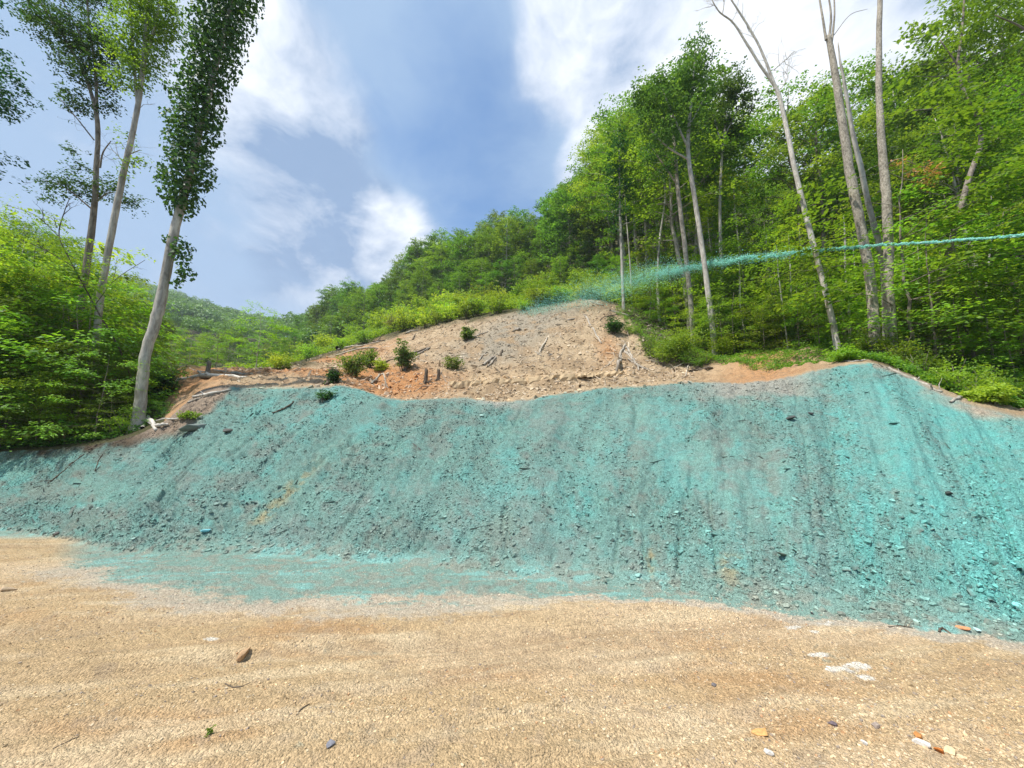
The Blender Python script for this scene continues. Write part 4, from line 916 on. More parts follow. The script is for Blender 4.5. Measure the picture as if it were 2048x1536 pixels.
def far_canopy():
    rg = np.random.default_rng(11); n = 2600
    X = rg.uniform(-300, 680, n); d = rg.uniform(130, 600, n); x = (X-1024)/F*d; y = d
    x2 = (rg.uniform(600, 2300, n//2)-1024)/F; d2 = rg.uniform(85, 210, n//2); x = np.concatenate([x, x2*d2]); y = np.concatenate([y, d2])
    z = height(x, y); N = len(x); rad = np.where(y > 215, rg.uniform(4.5, 8.5, N), rg.uniform(2.4, 4.0, N)); hh = np.where(y > 215, rg.uniform(8, 15, N), np.where(x > y*-.55, rg.uniform(2, 6, N), 9))
    m = 190; u = rg.normal(0, 1, (N, m, 3)); u /= np.linalg.norm(u, axis=2)[..., None]; u[..., 2] = np.abs(u[..., 2])*1.0-.25
    lump = 1+.25*np.sin(u[..., 0]*7+rg.random((N, 1))*6)*np.cos(u[..., 1]*6)
    P = np.stack([x, y, z+hh], 1)[:, None] + u*(rad[:, None]*lump*rg.uniform(.75, 1.05, (N, m)))[..., None]*np.array([1, 1, 1.0])
    P = P.reshape(-1, 3); nn = len(P); Nn = u.reshape(-1, 3) + rg.normal(0, .45, (nn, 3)) + [0, 0, .35]
    L = np.repeat(rad, m)*rg.uniform(.13, .27, nn); t = np.clip(np.repeat(rg.random(N), m)*.85+rg.random(nn)*.15, 0, 1)
    col = lerp(G3*1.0+0*P, G1*1.1, t)
    V, l, s, c = leaves(rg, P, Nn, rg.normal(0, 1, (nn, 3)), L, L*.8, col)
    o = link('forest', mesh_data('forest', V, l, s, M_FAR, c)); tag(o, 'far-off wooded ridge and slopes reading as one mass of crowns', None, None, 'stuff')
far_canopy()

def haze():
    m, nt, out = new_mat('air'); v = nt.nodes.new('ShaderNodeVolumePrincipled'); v.inputs['Color'].default_value = (.80, .88, 1.0, 1); v.inputs['Density'].default_value = .0004; v.inputs['Anisotropy'].default_value = .1
    nt.links.new(v.outputs[0], out.inputs['Volume'])
    x, y, z0, z1 = 3700, 3700, -75, 330
    V = [(-x, -y, z0), (x, -y, z0), (x, y, z0), (-x, y, z0), (-x, -y, z1), (x, -y, z1), (x, y, z1), (-x, y, z1)]
    o = link('haze', mesh_data('haze', V, [0, 3, 2, 1, 4, 5, 6, 7, 0, 1, 5, 4, 1, 2, 6, 5, 2, 3, 7, 6, 3, 0, 4, 7], [4]*6, m)); tag(o, 'thin pale haze in the air over the valley', None, None, 'stuff')
haze()

# ------------------------------------------------------------------ logs, sticks, stumps, stones
M_MID2 = bark_mat('grey_fallen_wood', (.20, .17, .135), (.46, .405, .33), (14, 14, 4), .5)
M_PALE2 = bark_mat('sun_bleached_wood', (.30, .26, .20), (.56, .49, .39), (12, 12, 4), .4)
def ground_path(pts, n=14):
    P = []
    hs = [gp(p[0], p[3]) if len(p) > 3 else hit(p[0], p[1]) for p in pts]; dm = float(np.min([h[1] for h in hs]))
    for p, q in zip(pts, hs):
        if abs(q[1]-dm) > max(3.5, .22*dm): q = gp(p[0], dm+.3)
        P.append(np.append(q, p[2]))
    P = np.array(P); t = np.linspace(0, len(P)-1, n); Q = np.array([np.interp(t, np.arange(len(P)), P[:, k]) for k in range(4)]).T
    return Q
def stick(name, label, catg, pts, mat=None, group=None, forks=(), lift=.5, seed=0, K=8, follow=True, tw=0, stubs=0):
    """pts: (X, Y, width px); laid along the real ground, rising clear of its bumps"""
    rg = np.random.default_rng(seed+500); paths = []
    def one(pts):
        Q = ground_path(pts); fw = Q[:, 1]*cp+(Q[:, 2]-H)*sp; R = Q[:, 3]*.38*fw/F
        g = height(Q[:, 0], Q[:, 1]); z0 = np.interp(np.linspace(0, 1, len(Q)), np.linspace(0, 1, 3), [Q[0, 2], Q[len(Q)//2, 2], Q[-1, 2]])
        z = np.maximum(z0, g*.5+z0*.5) + R*lift; z = np.maximum(z, g-R*.3)
        P = np.stack([Q[:, 0], Q[:, 1], z], 1); P = P + rg.normal(0, .25, P.shape)*R[:, None]
        paths.append((P, R*(1+rg.normal(0, .09, len(R))))); return P, R
    P, R = one(pts)
    for f in forks: one(f)
    if tw: paths.extend(twigs(rg, P, R.mean()*.5, tw, max(.25, np.linalg.norm(P[-1]-P[0])*.3), 1, u0=.1))
    for i in range(stubs):
        k = rg.integers(2, len(P)-2); d = rg.normal(0, 1, 3); d[2] = abs(d[2])+.4; d /= np.linalg.norm(d); L = R[k]*rg.uniform(2, 5)
        paths.append((np.stack([P[k], P[k]+d*L*.6, P[k]+d*L]), np.array([R[k]*.5, R[k]*.4, R[k]*.25])))
    V, l, s = tubes(paths, K); b = P.mean(0)
    o = link(name, mesh_data(name, V-b, l, s, mat or M_DEAD, None, True), None, b); tag(o, label, catg, group); return o
stick('fallen_log', 'long grey fallen log on the mound right of the kinked tree', 'log', [(302, 728, 15, 17.0), (350, 731, 15, 16.9), (400, 738, 14, 16.8), (450, 745, 12, 16.6), (492, 751, 10, 16.4)], M_DEAD, seed=1, stubs=4)
stick('fallen_log', 'second log ending in torn roots, behind the long grey one on the mound', 'log', [(400, 730, 7, 18.4), (440, 738, 8, 18.3), (470, 742, 10, 18), (490, 752, 8, 17.7)], M_MID, seed=2, tw=5)
stick('fallen_log', 'thin pole lying above the long grey log on the mound', 'log', [(312, 722, 4, 18.8), (350, 723, 4, 18.8), (392, 727, 3, 18.8)], M_PALE, seed=3)
stick('fallen_log', 'weathered log at the upper left corner of the teal bank', 'log', [(385, 796, 6), (420, 791, 6), (462, 781, 5)], M_DEAD, seed=4, stubs=2)
stick('branch', 'crooked branch just below the log at the upper left corner of the teal bank', 'branch', [(375, 806, 4), (400, 798, 4), (430, 792, 4)], M_MID, seed=5)
stick('branch', 'pale forked branch hanging down the wood floor left of the kinked tree', 'branch', [(224, 822, 4), (206, 838, 4), (192, 852, 5), (180, 862, 5)], M_PALE, seed=6, forks=[[(155, 822, 2), (180, 832, 3), (204, 840, 3)]])
stick('root', 'pale root bent down over the bank edge at the foot of the kinked tree', 'root', [(283, 800, 9), (292, 826, 8), (302, 850, 9), (312, 862, 8)], M_DEAD, seed=7)
stick('root', 'thick root stub reaching right from the foot of the kinked tree', 'root', [(288, 838, 8), (300, 850, 10), (316, 858, 9), (334, 852, 7)], M_DEAD, seed=8)
stick('branch', 'pale branch lying right of the roots of the kinked tree', 'branch', [(312, 842, 4), (340, 842, 5), (380, 836, 4)], M_PALE, seed=9)
for i, p in enumerate([[(5, 838, 8), (60, 842, 9), (120, 836, 8), (165, 842, 6)], [(10, 862, 7), (80, 858, 8), (150, 850, 6)], [(60, 820, 5), (110, 838, 5), (150, 856, 4)], [(170, 800, 5), (150, 830, 5), (120, 858, 4)], [(0, 808, 7), (50, 812, 7), (95, 806, 6)], [(75, 770, 8), (65, 800, 8), (55, 848, 9)], [(140, 815, 4), (190, 835, 4), (225, 848, 3)]]):
    stick('dead_branch', 'dark dead branch in the brush pile on the left wood floor', 'branch', p, M_DARKW if i % 3 else M_BARK, 'brush pile branches', seed=20+i, tw=3)
# cleared hillside
stick('fallen_log', 'long straight log lying across the orange soil below the uprooted stump', 'log', [(672, 712, 5), (720, 704, 4.5), (770, 693, 4), (800, 686, 3)], M_PALE2, seed=30)
stick('uprooted_stump', 'bleached uprooted stump with dark trunk at the left of the clearing', 'stump', [(676, 700, 12), (684, 692, 10), (705, 686, 7), (735, 681, 5)], M_MID2, seed=31, tw=7, forks=[[(680, 700, 7), (676, 690, 6), (681, 683, 5)], [(690, 696, 5), (720, 693, 4), (760, 684, 3)]])
stick('branch', 'short dark forked stick on orange soil right of the uprooted stump', 'branch', [(745, 685, 4), (757, 682, 4), (770, 682, 3)], M_DARKW, seed=32, forks=[[(754, 683, 3), (760, 676, 2), (762, 674, 1)]])
stick('branch', 'curved brown branch near the top of the clearing, upper left', 'branch', [(812, 668, 5), (822, 663, 5), (836, 662, 4)], M_MID, seed=33)
stick('branch', 'thin dark upright stick below the curved brown branch', 'branch', [(825, 680, 3), (829, 673, 3), (832, 667, 2)], M_DARKW, seed=34)
stick('fallen_log', 'long dark log lying behind the leafy sapling in the clearing', 'log', [(770, 726, 5), (795, 720, 5), (825, 711, 5), (858, 697, 4)], M_DARKW, seed=35, stubs=3)
stick('branch_pile', 'tangle of grey branches right of the leafy sapling in the clearing', 'branches', [(820, 716, 4), (840, 708, 4), (860, 696, 4)], M_MID2, seed=36, tw=14, forks=[[(812, 728, 3), (826, 722, 4), (838, 712, 3)], [(828, 704, 3), (845, 706, 3), (855, 712, 2)]])
stick('branch', 'half-buried dark stick slanting across orange soil above the bank', 'branch', [(742, 768, 6), (754, 757, 6), (766, 746, 5), (776, 738, 3)], M_MID, seed=37)
stick('fallen_log', 'straight pale pole running right from the round bush', 'log', [(943, 677, 4), (958, 671, 4), (976, 664, 3)], M_MID2, seed=38)
stick('branch', 'pale flat driftwood-like piece on grey soil below the hill crest', 'branch', [(1026, 664, 6), (1033, 661, 7), (1041, 658, 4)], M_MID2, seed=39)
stick('branch', 'slim pale bent stick standing out on the middle of the slope', 'branch', [(1078, 708, 5), (1084, 698, 5), (1090, 686, 4), (1095, 674, 3)], M_PALE2, seed=40, forks=[[(1070, 704, 3), (1076, 709, 4), (1083, 713, 3)]])
stick('branch', 'long thin pole running down the upper right of the slope', 'branch', [(1171, 632, 5), (1180, 650, 5), (1192, 670, 5), (1203, 688, 4)], M_MID2, seed=41)
stick('branch', 'short log near the top of the slope left of the thin pole', 'branch', [(1135, 641, 4), (1142, 640, 5), (1150, 638, 3)], M_MID2, seed=42)
stick('fallen_log', 'log on the crest of the slope right of its top', 'log', [(1180, 603, 4), (1193, 607, 5), (1206, 612, 4)], M_MID2, seed=43)
stick('fallen_log', 'pale log jutting right into the wood near the crest', 'log', [(1222, 622, 5), (1240, 627, 5), (1258, 633, 5)], M_PALE2, seed=44)
stick('branch_pile', 'small heap of split bleached branches in the middle of the slope', 'branches', [(966, 732, 6), (978, 722, 6), (990, 714, 6)], M_MID2, seed=45, tw=9, forks=[[(976, 734, 5), (984, 726, 5), (992, 716, 5)], [(958, 722, 3), (964, 714, 3), (972, 706, 2)]])
stick('branch', 'short dark forked stub above the heap of split branches', 'branch', [(998, 712, 4), (1003, 706, 5), (1005, 700, 3)], M_DARKW, seed=46)
stick('uprooted_tree', 'bleached twisted dead root system at the right edge of the clearing', 'dead tree', [(1233, 658, 8), (1238, 675, 9), (1243, 690, 8), (1252, 706, 7), (1262, 716, 6), (1275, 728, 6), (1298, 742, 5)], M_MID2, seed=47, tw=8, lift=1.2,
      forks=[[(1250, 694, 7), (1241, 706, 6), (1238, 722, 5), (1236, 738, 5)], [(1250, 694, 7), (1260, 706, 7), (1266, 720, 6), (1276, 736, 5), (1278, 742, 4)], [(1256, 720, 4), (1270, 728, 4), (1290, 740, 3)]])
stick('branch', 'thin straight rod leaning from the dead roots down to the ledge', 'branch', [(1202, 742, 2.5), (1220, 728, 2.5), (1238, 716, 2.5)], M_PALE2, seed=48)
stick('branch', 'crooked thin branch by the dark hollow under the wood edge', 'branch', [(1340, 740, 3), (1352, 734, 4), (1366, 730, 3), (1378, 722, 2)], M_MID2, seed=49, tw=3)
stick('branch', 'upright thin pale stick stuck before the dark hollow', 'branch', [(1370, 757, 3), (1374, 742, 3), (1378, 728, 2)], M_PALE2, seed=50, tw=2)
stick('branch_pile', 'grey roots and twigs hanging under the right wood edge', 'branches', [(1290, 722, 3), (1310, 728, 4), (1335, 726, 3), (1352, 722, 3)], M_MID2, seed=51, tw=14)
stick('branch_pile', 'dark twigs heaped at the upper right of the slope', 'branches', [(1200, 642, 3), (1215, 634, 3), (1235, 630, 3)], M_DARKW, seed=52, tw=14)
stick('root_mass', 'dark hanging root mass in the hollow under the right wood edge', 'roots', [(1382, 744, 9), (1396, 738, 10), (1412, 742, 9), (1425, 738, 6)], M_DARKW, seed=53, tw=16)
stick('fallen_log', 'long mossy log lying along the bank edge at the right', 'log', [(1778, 738, 7), (1805, 750, 8), (1840, 764, 8), (1882, 786, 7)], M_MID, seed=54, stubs=2, tw=3)
stick('fallen_log', 'short brown log lying on pale soil at the right bank edge', 'log', [(1900, 806, 6), (1918, 799, 7), (1938, 788, 6)], M_MID, seed=55)
stick('branch', 'thin pale branch lying on top of the teal peak', 'branch', [(1680, 722, 3), (1705, 724, 3), (1732, 720, 3)], M_PALE, seed=56)
stick('branch', 'dark teal-splashed branch high on the left of the bank', 'branch', [(545, 828, 4), (562, 822, 4), (578, 814, 4), (588, 804, 3)], M_DARKW, seed=57)
stick('root', 'dark thin root trailing down the far left of the bank', 'root', [(168, 912, 3), (140, 932, 3), (118, 952, 4), (95, 968, 3)], M_DARKW, seed=58, tw=3)
stick('root', 'thin dark root splayed on the bank below the left wood floor', 'root', [(205, 912, 3), (196, 926, 3), (190, 942, 2)], M_DARKW, seed=59, tw=2)
stick('branch', 'thin dark stick half buried at the foot of the bank, lower right', 'branch', [(1878, 1266, 5), (1884, 1258, 5), (1900, 1268, 4)], M_DARKW, seed=60)
stick('branch', 'small dark twigs at the pad edge left of the short dark stick', 'branch', [(1778, 1256, 3), (1800, 1252, 3), (1826, 1258, 3)], M_DARKW, seed=61, tw=4)
stick('twig', 'bent grey twig on the pad below the tan block', 'twig', [(450, 1369, 3), (466, 1377, 4), (484, 1374, 3), (500, 1367, 2)], M_DARKW, seed=62)
stick('twig', 'frayed grey twig on the pad right of the bent one', 'twig', [(592, 1434, 3), (602, 1420, 5), (618, 1410, 3)], M_DARKW, seed=63)
stick('twig', 'thin dark twig lying on the pad at the lower left corner', 'twig', [(105, 1500, 3), (130, 1488, 3), (158, 1476, 2)], M_DARKW, seed=64)

def stump(name, label, X, Y, wpx, hpx, seed=0, mat=None, D=None):
    rg = np.random.default_rng(seed); b = gp(X, D) if D else hit(X, Y); fw = b[1]*cp+(b[2]-H)*sp; r = wpx*.5*fw/F; h = hpx*fw/F
    P = np.array([[0, 0, -.2], [0, 0, .02], [r*.2, 0, h*.5], [r*.3, 0, h*.9], [r*.35, 0, h]]); R = np.array([r*1.5, r*1.25, r, r*.95, r*.6])
    ps = [(P, R)]
    for i in range(5):
        a = i*1.3+rg.random(); ps.append((np.array([[0, 0, .08], [math.cos(a)*r*1.6, math.sin(a)*r*1.6, .0], [math.cos(a)*r*3, math.sin(a)*r*3, -.12]]), np.array([r*.5, r*.35, r*.1])))
        ps.append((np.array([[math.cos(a)*r*.6, math.sin(a)*r*.6, h*.85], [math.cos(a)*r*.62, math.sin(a)*r*.62, h*rg.uniform(1.0, 1.2)]]), np.array([r*.3, r*.05])))
    V, l, s = tubes(ps, 9); o = link(name, mesh_data(name, V, l, s, mat or M_DARKW, None, True), None, b); tag(o, label, 'stump')
stump('stump', 'dark jagged stump with a flat cap on the orange slip, left of its twin', 851, 764, 7, 26, 1)
stump('stump', 'dark pointed stump on the orange slip, right of its twin', 876, 760, 6, 22, 2)
stump('stump', 'small broken post standing behind the log on the mound', 414, 748, 8, 30, 3, M_BARK, 17)
stump('stump', 'leafy dark stump standing on the bank crest', 664, 768, 20, 30, 4, M_DARKW, 13.0)

def bush(name, label, catg, X, Y, rx, hy, k, cols=(G3, G1, G2), leaf=.06, cmix=.5, n=110, spray=.28, mat=None, group=None, D=None):
    b = gp(X, D) if D else hit(X, Y, 8); fw = b[1]*cp+(b[2]-H)*sp; w = rx*fw/F; h = hy*fw/F
    st, cr = shrub_proto(900+k, h*1.05, w*.9, n, leaf, m=16, cmix=cmix, name='bush%d' % k, spray=spray*max(.7, w), cols=cols, mat=mat)
    return plant(name, (st, cr), b, 1.0, 0, label, catg, group)
OLV = (np.array([.05, .11, .03]), np.array([.10, .19, .045]), np.array([.22, .31, .08]))
bush('sapling', 'small leafy sapling standing alone in the middle left of the clearing', 'sapling', 806, 742, 26, 72, 1, OLV, .12, .5, 120, .45)
bush('bush', 'round dark green bush at the upper left of the clearing', 'bush', 934, 680, 18, 28, 2, OLV, .14, .4, 120, .5)
bush('bush', 'low grey-green bush on the slope between stumps and branch heap', 'bush', 905, 738, 24, 28, 3, OLV, .10, .6, 70, .4)
bush('bush', 'dense green bush at the left foot of the clearing', 'bush', 706, 752, 36, 46, 4, OLV, .10, .7, 200, .4)
bush('bush', 'bright green bush beside the dense one, nearer the sapling', 'bush', 760, 742, 20, 22, 5, (G1, G2, G2), .09, .7, 90, .35)
bush('bush', 'rounded light green bush behind the dense green one', 'bush', 738, 736, 28, 40, 6, (G1*.8, G1, G2), .10, .5, 130, .35)
bush('bush', 'dark leafy clump on top of the bank crest stump', 'bush', 666, 766, 17, 32, 7, DK, .07, .4, 110, .3, D=12.9)
bush('bush', 'dark teal-splashed plant with hanging roots just under the bank crest', 'bush', 650, 800, 24, 18, 8, (DK[0], DK[1], np.array([.06, .20, .14])), .06, .5, 60, .22)
bush('bush', 'dark shrub at the left end of the mound beside the kinked tree', 'bush', 318, 800, 42, 66, 9, DK, .085, .45, 260, .4)
bush('bush', 'low light green clump at the bank edge right of the kinked tree', 'bush', 372, 838, 22, 14, 10, (G1, G2, G2), .06, .5, 50, .22)
bush('bush', 'dark shrub at the top right of the slope behind the dead roots', 'bush', 1228, 668, 22, 36, 11, DK, .12, .3, 120, .5)
bush('bush', 'rounded bright bush hanging over the hollow at the wood edge', 'bush', 1350, 720, 62, 56, 12, (G3, G1, G2), .10, .72, 420, .5)
bush('bush', 'spreading bright shrub at the right of the dark hollow', 'bush', 1450, 712, 40, 40, 13, (G1, G2, G2), .09, .6, 200, .4)
bush('bush', 'bright leafy clump at the right edge above the pale soil', 'bush', 1985, 806, 40, 40, 14, (G1, G2, np.array([.30, .42, .05])), .075, .6, 200, .3)
bush('bush', 'broad-leaved dark shrub below the vine-clad tree', 'bush', 1890, 760, 50, 50, 15, (G3, G3, G1), .13, .6, 160, .4)
bush('bush', 'broad-leaved bright shrub at the right edge of the view', 'bush', 2010, 770, 50, 60, 16, (G3, G1, G2), .12, .55, 220, .4)
bush('bush', 'tuft of light green plants on soil between the big trunks and dead tree', 'bush', 1690, 722, 34, 26, 17, (G1, G2, G2), .07, .6, 120, .3)
bush('bush', 'brown-grey leafless-looking thicket in the brush band', 'bush', 790, 662, 26, 34, 18, (np.array([.10, .10, .05]), np.array([.16, .16, .07]), np.array([.22, .24, .09])), .16, .4, 120, .6)
for X_, d_, ty_, kk, lb in ((512, 30, 600, 0, 'thin airy sapling rising highest from the dip, left of centre'), (430, 26, 650, 1, 'leafy sapling in the dip just behind the broken post'), (375, 24, 660, 2, 'olive sapling leaning beside the kinked tree above the logs'), (560, 34, 690, 0, 'small sapling in front of the hill wood at its left end')):
    by_top('sapling', SAP, 6, X_, d_, ty_, lb, 'sapling', None, kk, smin=.3, smax=1.6)

def rock(name, label, X, Y, wpx, col, seed, flat=.6, catg='stone', asp=.7, group=None):
    rg = np.random.default_rng(seed); b = hit(X, Y); fw = b[1]*cp+(b[2]-H)*sp; r = wpx*.5*fw/F
    import bmesh
    bm = bmesh.new(); n = 16; u = rg.normal(0, 1, (n, 3)); u /= np.linalg.norm(u, axis=1)[:, None]; u = np.sign(u)*np.abs(u)**.6
    for c in u: bm.verts.new((c[0]*r*1.05, c[1]*r*asp*1.05, c[2]*r*flat))
    h = bmesh.ops.convex_hull(bm, input=bm.verts); bmesh.ops.delete(bm, geom=[v for v in bm.verts if not v.link_faces], context='VERTS')
    bmesh.ops.bevel(bm, geom=list(bm.edges), offset=r*.04, segments=1, affect='EDGES')
    me = bpy.data.meshes.new(name); bm.to_mesh(me); bm.free()
    a = me.attributes.new('col', 'FLOAT_COLOR', 'POINT'); a.data.foreach_set('color', np.tile([*col, 1.], (len(me.vertices), 1)).astype(np.float32).ravel())
    me.materials.append(M_CHIP); o = link(name, me, None, b+[0, 0, r*flat*.55]); o.rotation_euler = (rg.normal(0, .15), rg.normal(0, .15), rg.uniform(0, 6)); tag(o, label, catg, group)
rock('stone_block', 'tan angular block lying alone on the pad, left foreground', 486, 1318, 28, (.42, .27, .15), 1, .75)
rock('stone', 'flat blue-grey stone at the bottom of the pad, left of centre', 660, 1492, 20, (.19, .19, .21), 2, .3)
rock('stone', 'flat grey stone in the middle of the pad at right', 1428, 1372, 13, (.16, .14, .14), 3, .35)
rock('stone', 'long white stone shard in the lower right corner of the pad', 1844, 1490, 30, (.60, .57, .52), 4, .35, asp=.35)
rock('stone', 'rusty orange shard just above the long white one', 1838, 1472, 22, (.46, .20, .06), 5, .35, asp=.6)
rock('stone', 'small rust-red chunk right of the long white shard', 1879, 1506, 16, (.42, .14, .03), 6, .6)
rock('stone', 'buff rounded slab right of the rust-red chunk', 1900, 1508, 22, (.60, .45, .27), 7, .4)
rock('stone', 'smaller buff stone at the lower right end of the shards', 1924, 1520, 16, (.56, .42, .26), 8, .5)
rock('stone', 'grey rounded stone left of the orange shard', 1752, 1456, 18, (.30, .24, .20), 9, .5)
rock('stone', 'orange flat stone on the pad, lower right of centre', 1518, 1466, 34, (.52, .30, .11), 10, .18)
rock('stone', 'white stone in the rut at the lower right', 1538, 1510, 18, (.58, .55, .50), 11, .5)
rock('stone', 'dark stone in the rut at the right, above the others', 1666, 1452, 14, (.13, .10, .11), 12, .5)
rock('stone', 'small white stone in the rut beside the grey rounded one', 1728, 1488, 12, (.62, .60, .55), 13, .6)
rock('stone', 'dark pebble at the foot of the bank, lower right', 1624, 1228, 7, (.05, .05, .05), 14, .6)
rock('stone', 'orange shard lying in the teal at the foot of the bank, right', 1924, 1260, 26, (.55, .25, .12), 15, .25, asp=.35)
rock('stone', 'pale blue flat slab at the foot of the bank beside the orange shard', 1950, 1262, 22, (.42, .60, .58), 16, .2, asp=.4)
rock('stone', 'flat pale slab near the top centre of the teal bank', 964, 833, 11, (.42, .62, .56), 17, .3)
rock('stone', 'large dark slab jutting from the bank below the kinked tree roots', 386, 862, 46, (.17, .20, .18), 18, .35, asp=.6)
rock('stone', 'dark wedge stone high on the left of the bank', 456, 864, 18, (.09, .09, .08), 19, .5)
rock('stone', 'dark stone at the lower left foot of the bank', 112, 1072, 16, (.10, .09, .08), 20, .6)
rock('stone', 'turquoise-topped slab in the lower left of the bank', 412, 1064, 18, (.16, .42, .46), 21, .35)
rock('stone', 'dark cleft stone on the bright right part of the bank', 1898, 990, 15, (.04, .045, .04), 22, .5)
rock('stone', 'dark long ledge stone in the upper right of the bank', 1580, 838, 24, (.07, .075, .07), 23, .3, asp=.5)
rock('stone', 'small dark ledge stone above the long one', 1621, 829, 12, (.06, .06, .06), 24, .4)
rock('stone', 'dark long ledge low on the bank, right of centre', 1568, 1114, 40, (.12, .15, .12), 25, .16, asp=.3)
rock('stone', 'angular pale stone perched at the left end of the pad', 18, 1182, 26, (.46, .34, .22), 26, .4)
rock('stone', 'dark cube-like stone with pale side on the middle of the slope', 1101, 712, 10, (.36, .31, .25), 27, .8)
# pale sandstone ledge slabs
def ledge(label, X0, Y0, X1, Y1, hpx, seed):
    import bmesh
    rg = np.random.default_rng(seed); a = hit(X0, Y0); b = hit(X1, Y1); 
    if abs(a[1]-b[1]) > 1.5: b = gp(X1, a[1])
    c = (a+b)/2; L = np.linalg.norm((b-a)[:2]); fw = c[1]*cp+(c[2]-H)*sp; h = hpx*fw/F; dp = .75
    bm = bmesh.new(); nx, n2 = 14, 4; rows = []
    prof_ = [(-dp*.5, -h), (-dp*.52, -h*.3), (-dp*.46, h*.42), (0, h*.55), (dp*.6, h*.3)]
    for i in range(nx):
        t = i/(nx-1)-.5; e = 1-.25*(abs(t)*2)**6; rows.append([bm.verts.new((t*L + rg.normal(0, .01), y_*e + rg.normal(0, .03), z_ + rg.normal(0, .018) + math.sin(i*1.1+seed)*.02)) for y_, z_ in prof_])
    for i in range(nx-1):
        for k in range(4): bm.faces.new((rows[i][k], rows[i+1][k], rows[i+1][k+1], rows[i][k+1]))
    for rw in (rows[0], rows[-1]): bm.faces.new(rw)
    bmesh.ops.recalc_face_normals(bm, faces=bm.faces)
    me = bpy.data.meshes.new('ledge_stone'); bm.to_mesh(me); bm.free()
    at_ = me.attributes.new('col', 'FLOAT_COLOR', 'POINT'); at_.data.foreach_set('color', np.tile([.50, .375, .225, 1.], (len(me.vertices), 1)).astype(np.float32).ravel())
    me.materials.append(M_CHIP); o = link('ledge_stone', me, None, c-[0, 0, h*.15]); d = b-a
    o.rotation_euler = (0, -math.atan2(d[2], L), math.atan2(d[1], d[0])); tag(o, label, 'rock slab')
ledge('leftmost piece of the pale sandstone ledge', 900, 768, 962, 765, 9, 1)
ledge('pale sandstone slab left of the crack in the ledge', 966, 765, 1050, 761, 9, 2)
ledge('longest pale sandstone slab, right of the crack in the ledge', 1055, 760, 1148, 752, 10, 3)
ledge('overhanging pale slab with a dark gap beneath', 1151, 752, 1190, 750, 5, 4)
ledge('rightmost pale piece of the sandstone ledge', 1193, 749, 1248, 746, 7, 5)

# one green leaf sprig on the pad
V, l, s, c = spray_leaves(np.random.default_rng(3), np.zeros((5, 3))+[0, 0, .02], np.random.default_rng(4).normal(0, 1, (5, 3)), np.full(5, .035), 5, .03, .6, .5)
b = hit(420, 1470); o = link('leaf_sprig', mesh_data('leaf_sprig', V, l, s, M_LEAF, c), None, b); tag(o, 'small green leaf sprig lying on the pad, bottom left', 'leaves')

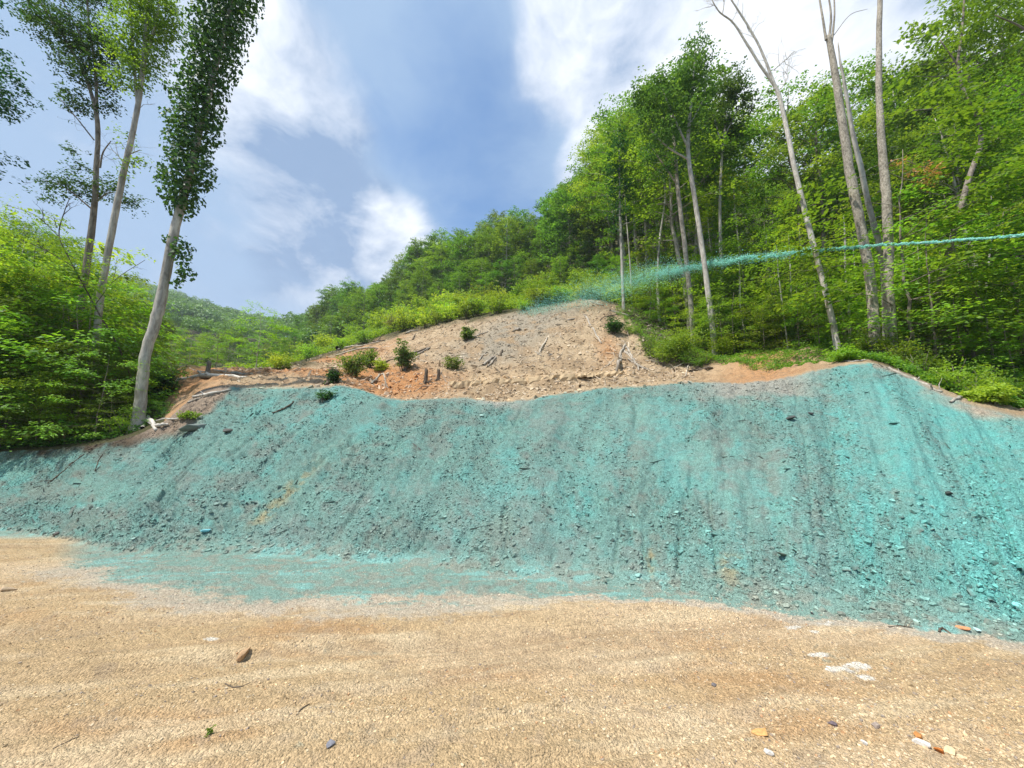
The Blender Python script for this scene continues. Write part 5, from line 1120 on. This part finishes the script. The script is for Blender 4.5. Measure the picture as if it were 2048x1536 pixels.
# ------------------------------------------------------------------ the jet of hydroseed mulch arcing onto the hill
def jet():
    rg = np.random.default_rng(77)
    K = np.array([(2700, 400, 3.6, 3.0), (2400, 436, 4.4, 4), (2200, 456, 5.2, 5), (2048, 471, 6.4, 6), (1900, 482, 8.6, 7.5), (1740, 492, 11.6, 9), (1640, 501, 15.0, 12), (1500, 517, 18.5, 16), (1400, 531, 21, 20), (1300, 549, 24, 28), (1220, 570, 26.5, 36), (1150, 592, 28.5, 36), (1090, 612, 30, 28), (1050, 626, 32, 18)])
    P = np.array([at(k[0], k[1], k[2]) for k in K]); fw = P[:, 1]*cp+(P[:, 2]-H)*sp; Wd = K[:, 3]*.62*fw/F
    seg = np.linalg.norm(np.diff(P, axis=0), axis=1); cs = np.concatenate([[0], np.cumsum(seg)]); 
    def put(n, usel, spread, size, el, power=1.0):
        u = usel*cs[-1]; C_ = np.array([np.interp(u, cs, P[:, k]) for k in range(3)]).T; W_ = np.interp(u, cs, Wd)
        i = np.clip(np.searchsorted(cs, u)-1, 0, len(P)-2); T = (P[i+1]-P[i]); T /= np.linalg.norm(T, axis=1)[:, None]
        clump = np.stack([np.interp(usel*220, np.arange(240), rg.normal(0, .45, 240)) for _ in range(3)], 1)
        C_ = C_ + (rg.normal(0, .5, (n, 3))*spread + clump*.35)*W_[:, None]
        C_[:, 2] -= np.abs(rg.normal(0, .45, n))*W_*ss(.45, .95, usel)*1.2
        L = size*rg.lognormal(0, .4, n); R = L/el
        A = np.cross(T, rg.normal(0, 1, (n, 3))); A /= np.linalg.norm(A, axis=1)[:, None]; B = np.cross(T, A)
        T = T + rg.normal(0, .10, (n, 3))
        V = np.stack([C_-T*L[:, None]*.5, C_+A*R[:, None], C_+B*R[:, None], C_-A*R[:, None], C_-B*R[:, None], C_+T*L[:, None]*.5], 1).reshape(-1, 3)
        F8 = np.array([(0, 2, 1), (0, 3, 2), (0, 4, 3), (0, 1, 4), (5, 1, 2), (5, 2, 3), (5, 3, 4), (5, 4, 1)])
        l = (np.arange(n)[:, None, None]*6 + F8[None]).reshape(-1); t = rg.random(n)
        col = lerp(np.zeros((n, 3))+np.array([.28, .74, .64]), np.array([.60, .90, .82]), t)
        return V, l, np.full(n*8, 3), np.repeat(col, 6, 0)
    a = put(16000, rg.random(16000)*.66, .42, .055, 8)
    b_ = put(12000, .38+.45*rg.random(12000), .95, .035, 5)
    c_ = put(24000, np.clip(.60+.40*rg.random(24000)**.8, 0, .999), 1.5, .022, 2.2)
    V, l, s, c = cat([a, b_, c_])
    m, nt, out = new_mat('wet_mulch'); b = N_(nt, 'ShaderNodeBsdfPrincipled', Roughness=.4)
    at_ = nt.nodes.new('ShaderNodeAttribute'); at_.attribute_name = 'col'; nt.links.new(at_.outputs['Color'], b.inputs['Base Color'])
    tr = nt.nodes.new('ShaderNodeBsdfTranslucent'); nt.links.new(at_.outputs['Color'], tr.inputs[0]); ms = nt.nodes.new('ShaderNodeMixShader'); ms.inputs[0].default_value = .5
    nt.links.new(b.outputs[0], ms.inputs[1]); nt.links.new(tr.outputs[0], ms.inputs[2]); nt.links.new(ms.outputs[0], out.inputs[0])
    o = link('spray', mesh_data('spray', V, l, s, m, c)); tag(o, 'jet of teal mulch droplets arcing from the right edge onto the hilltop', None, None, 'stuff')
jet()
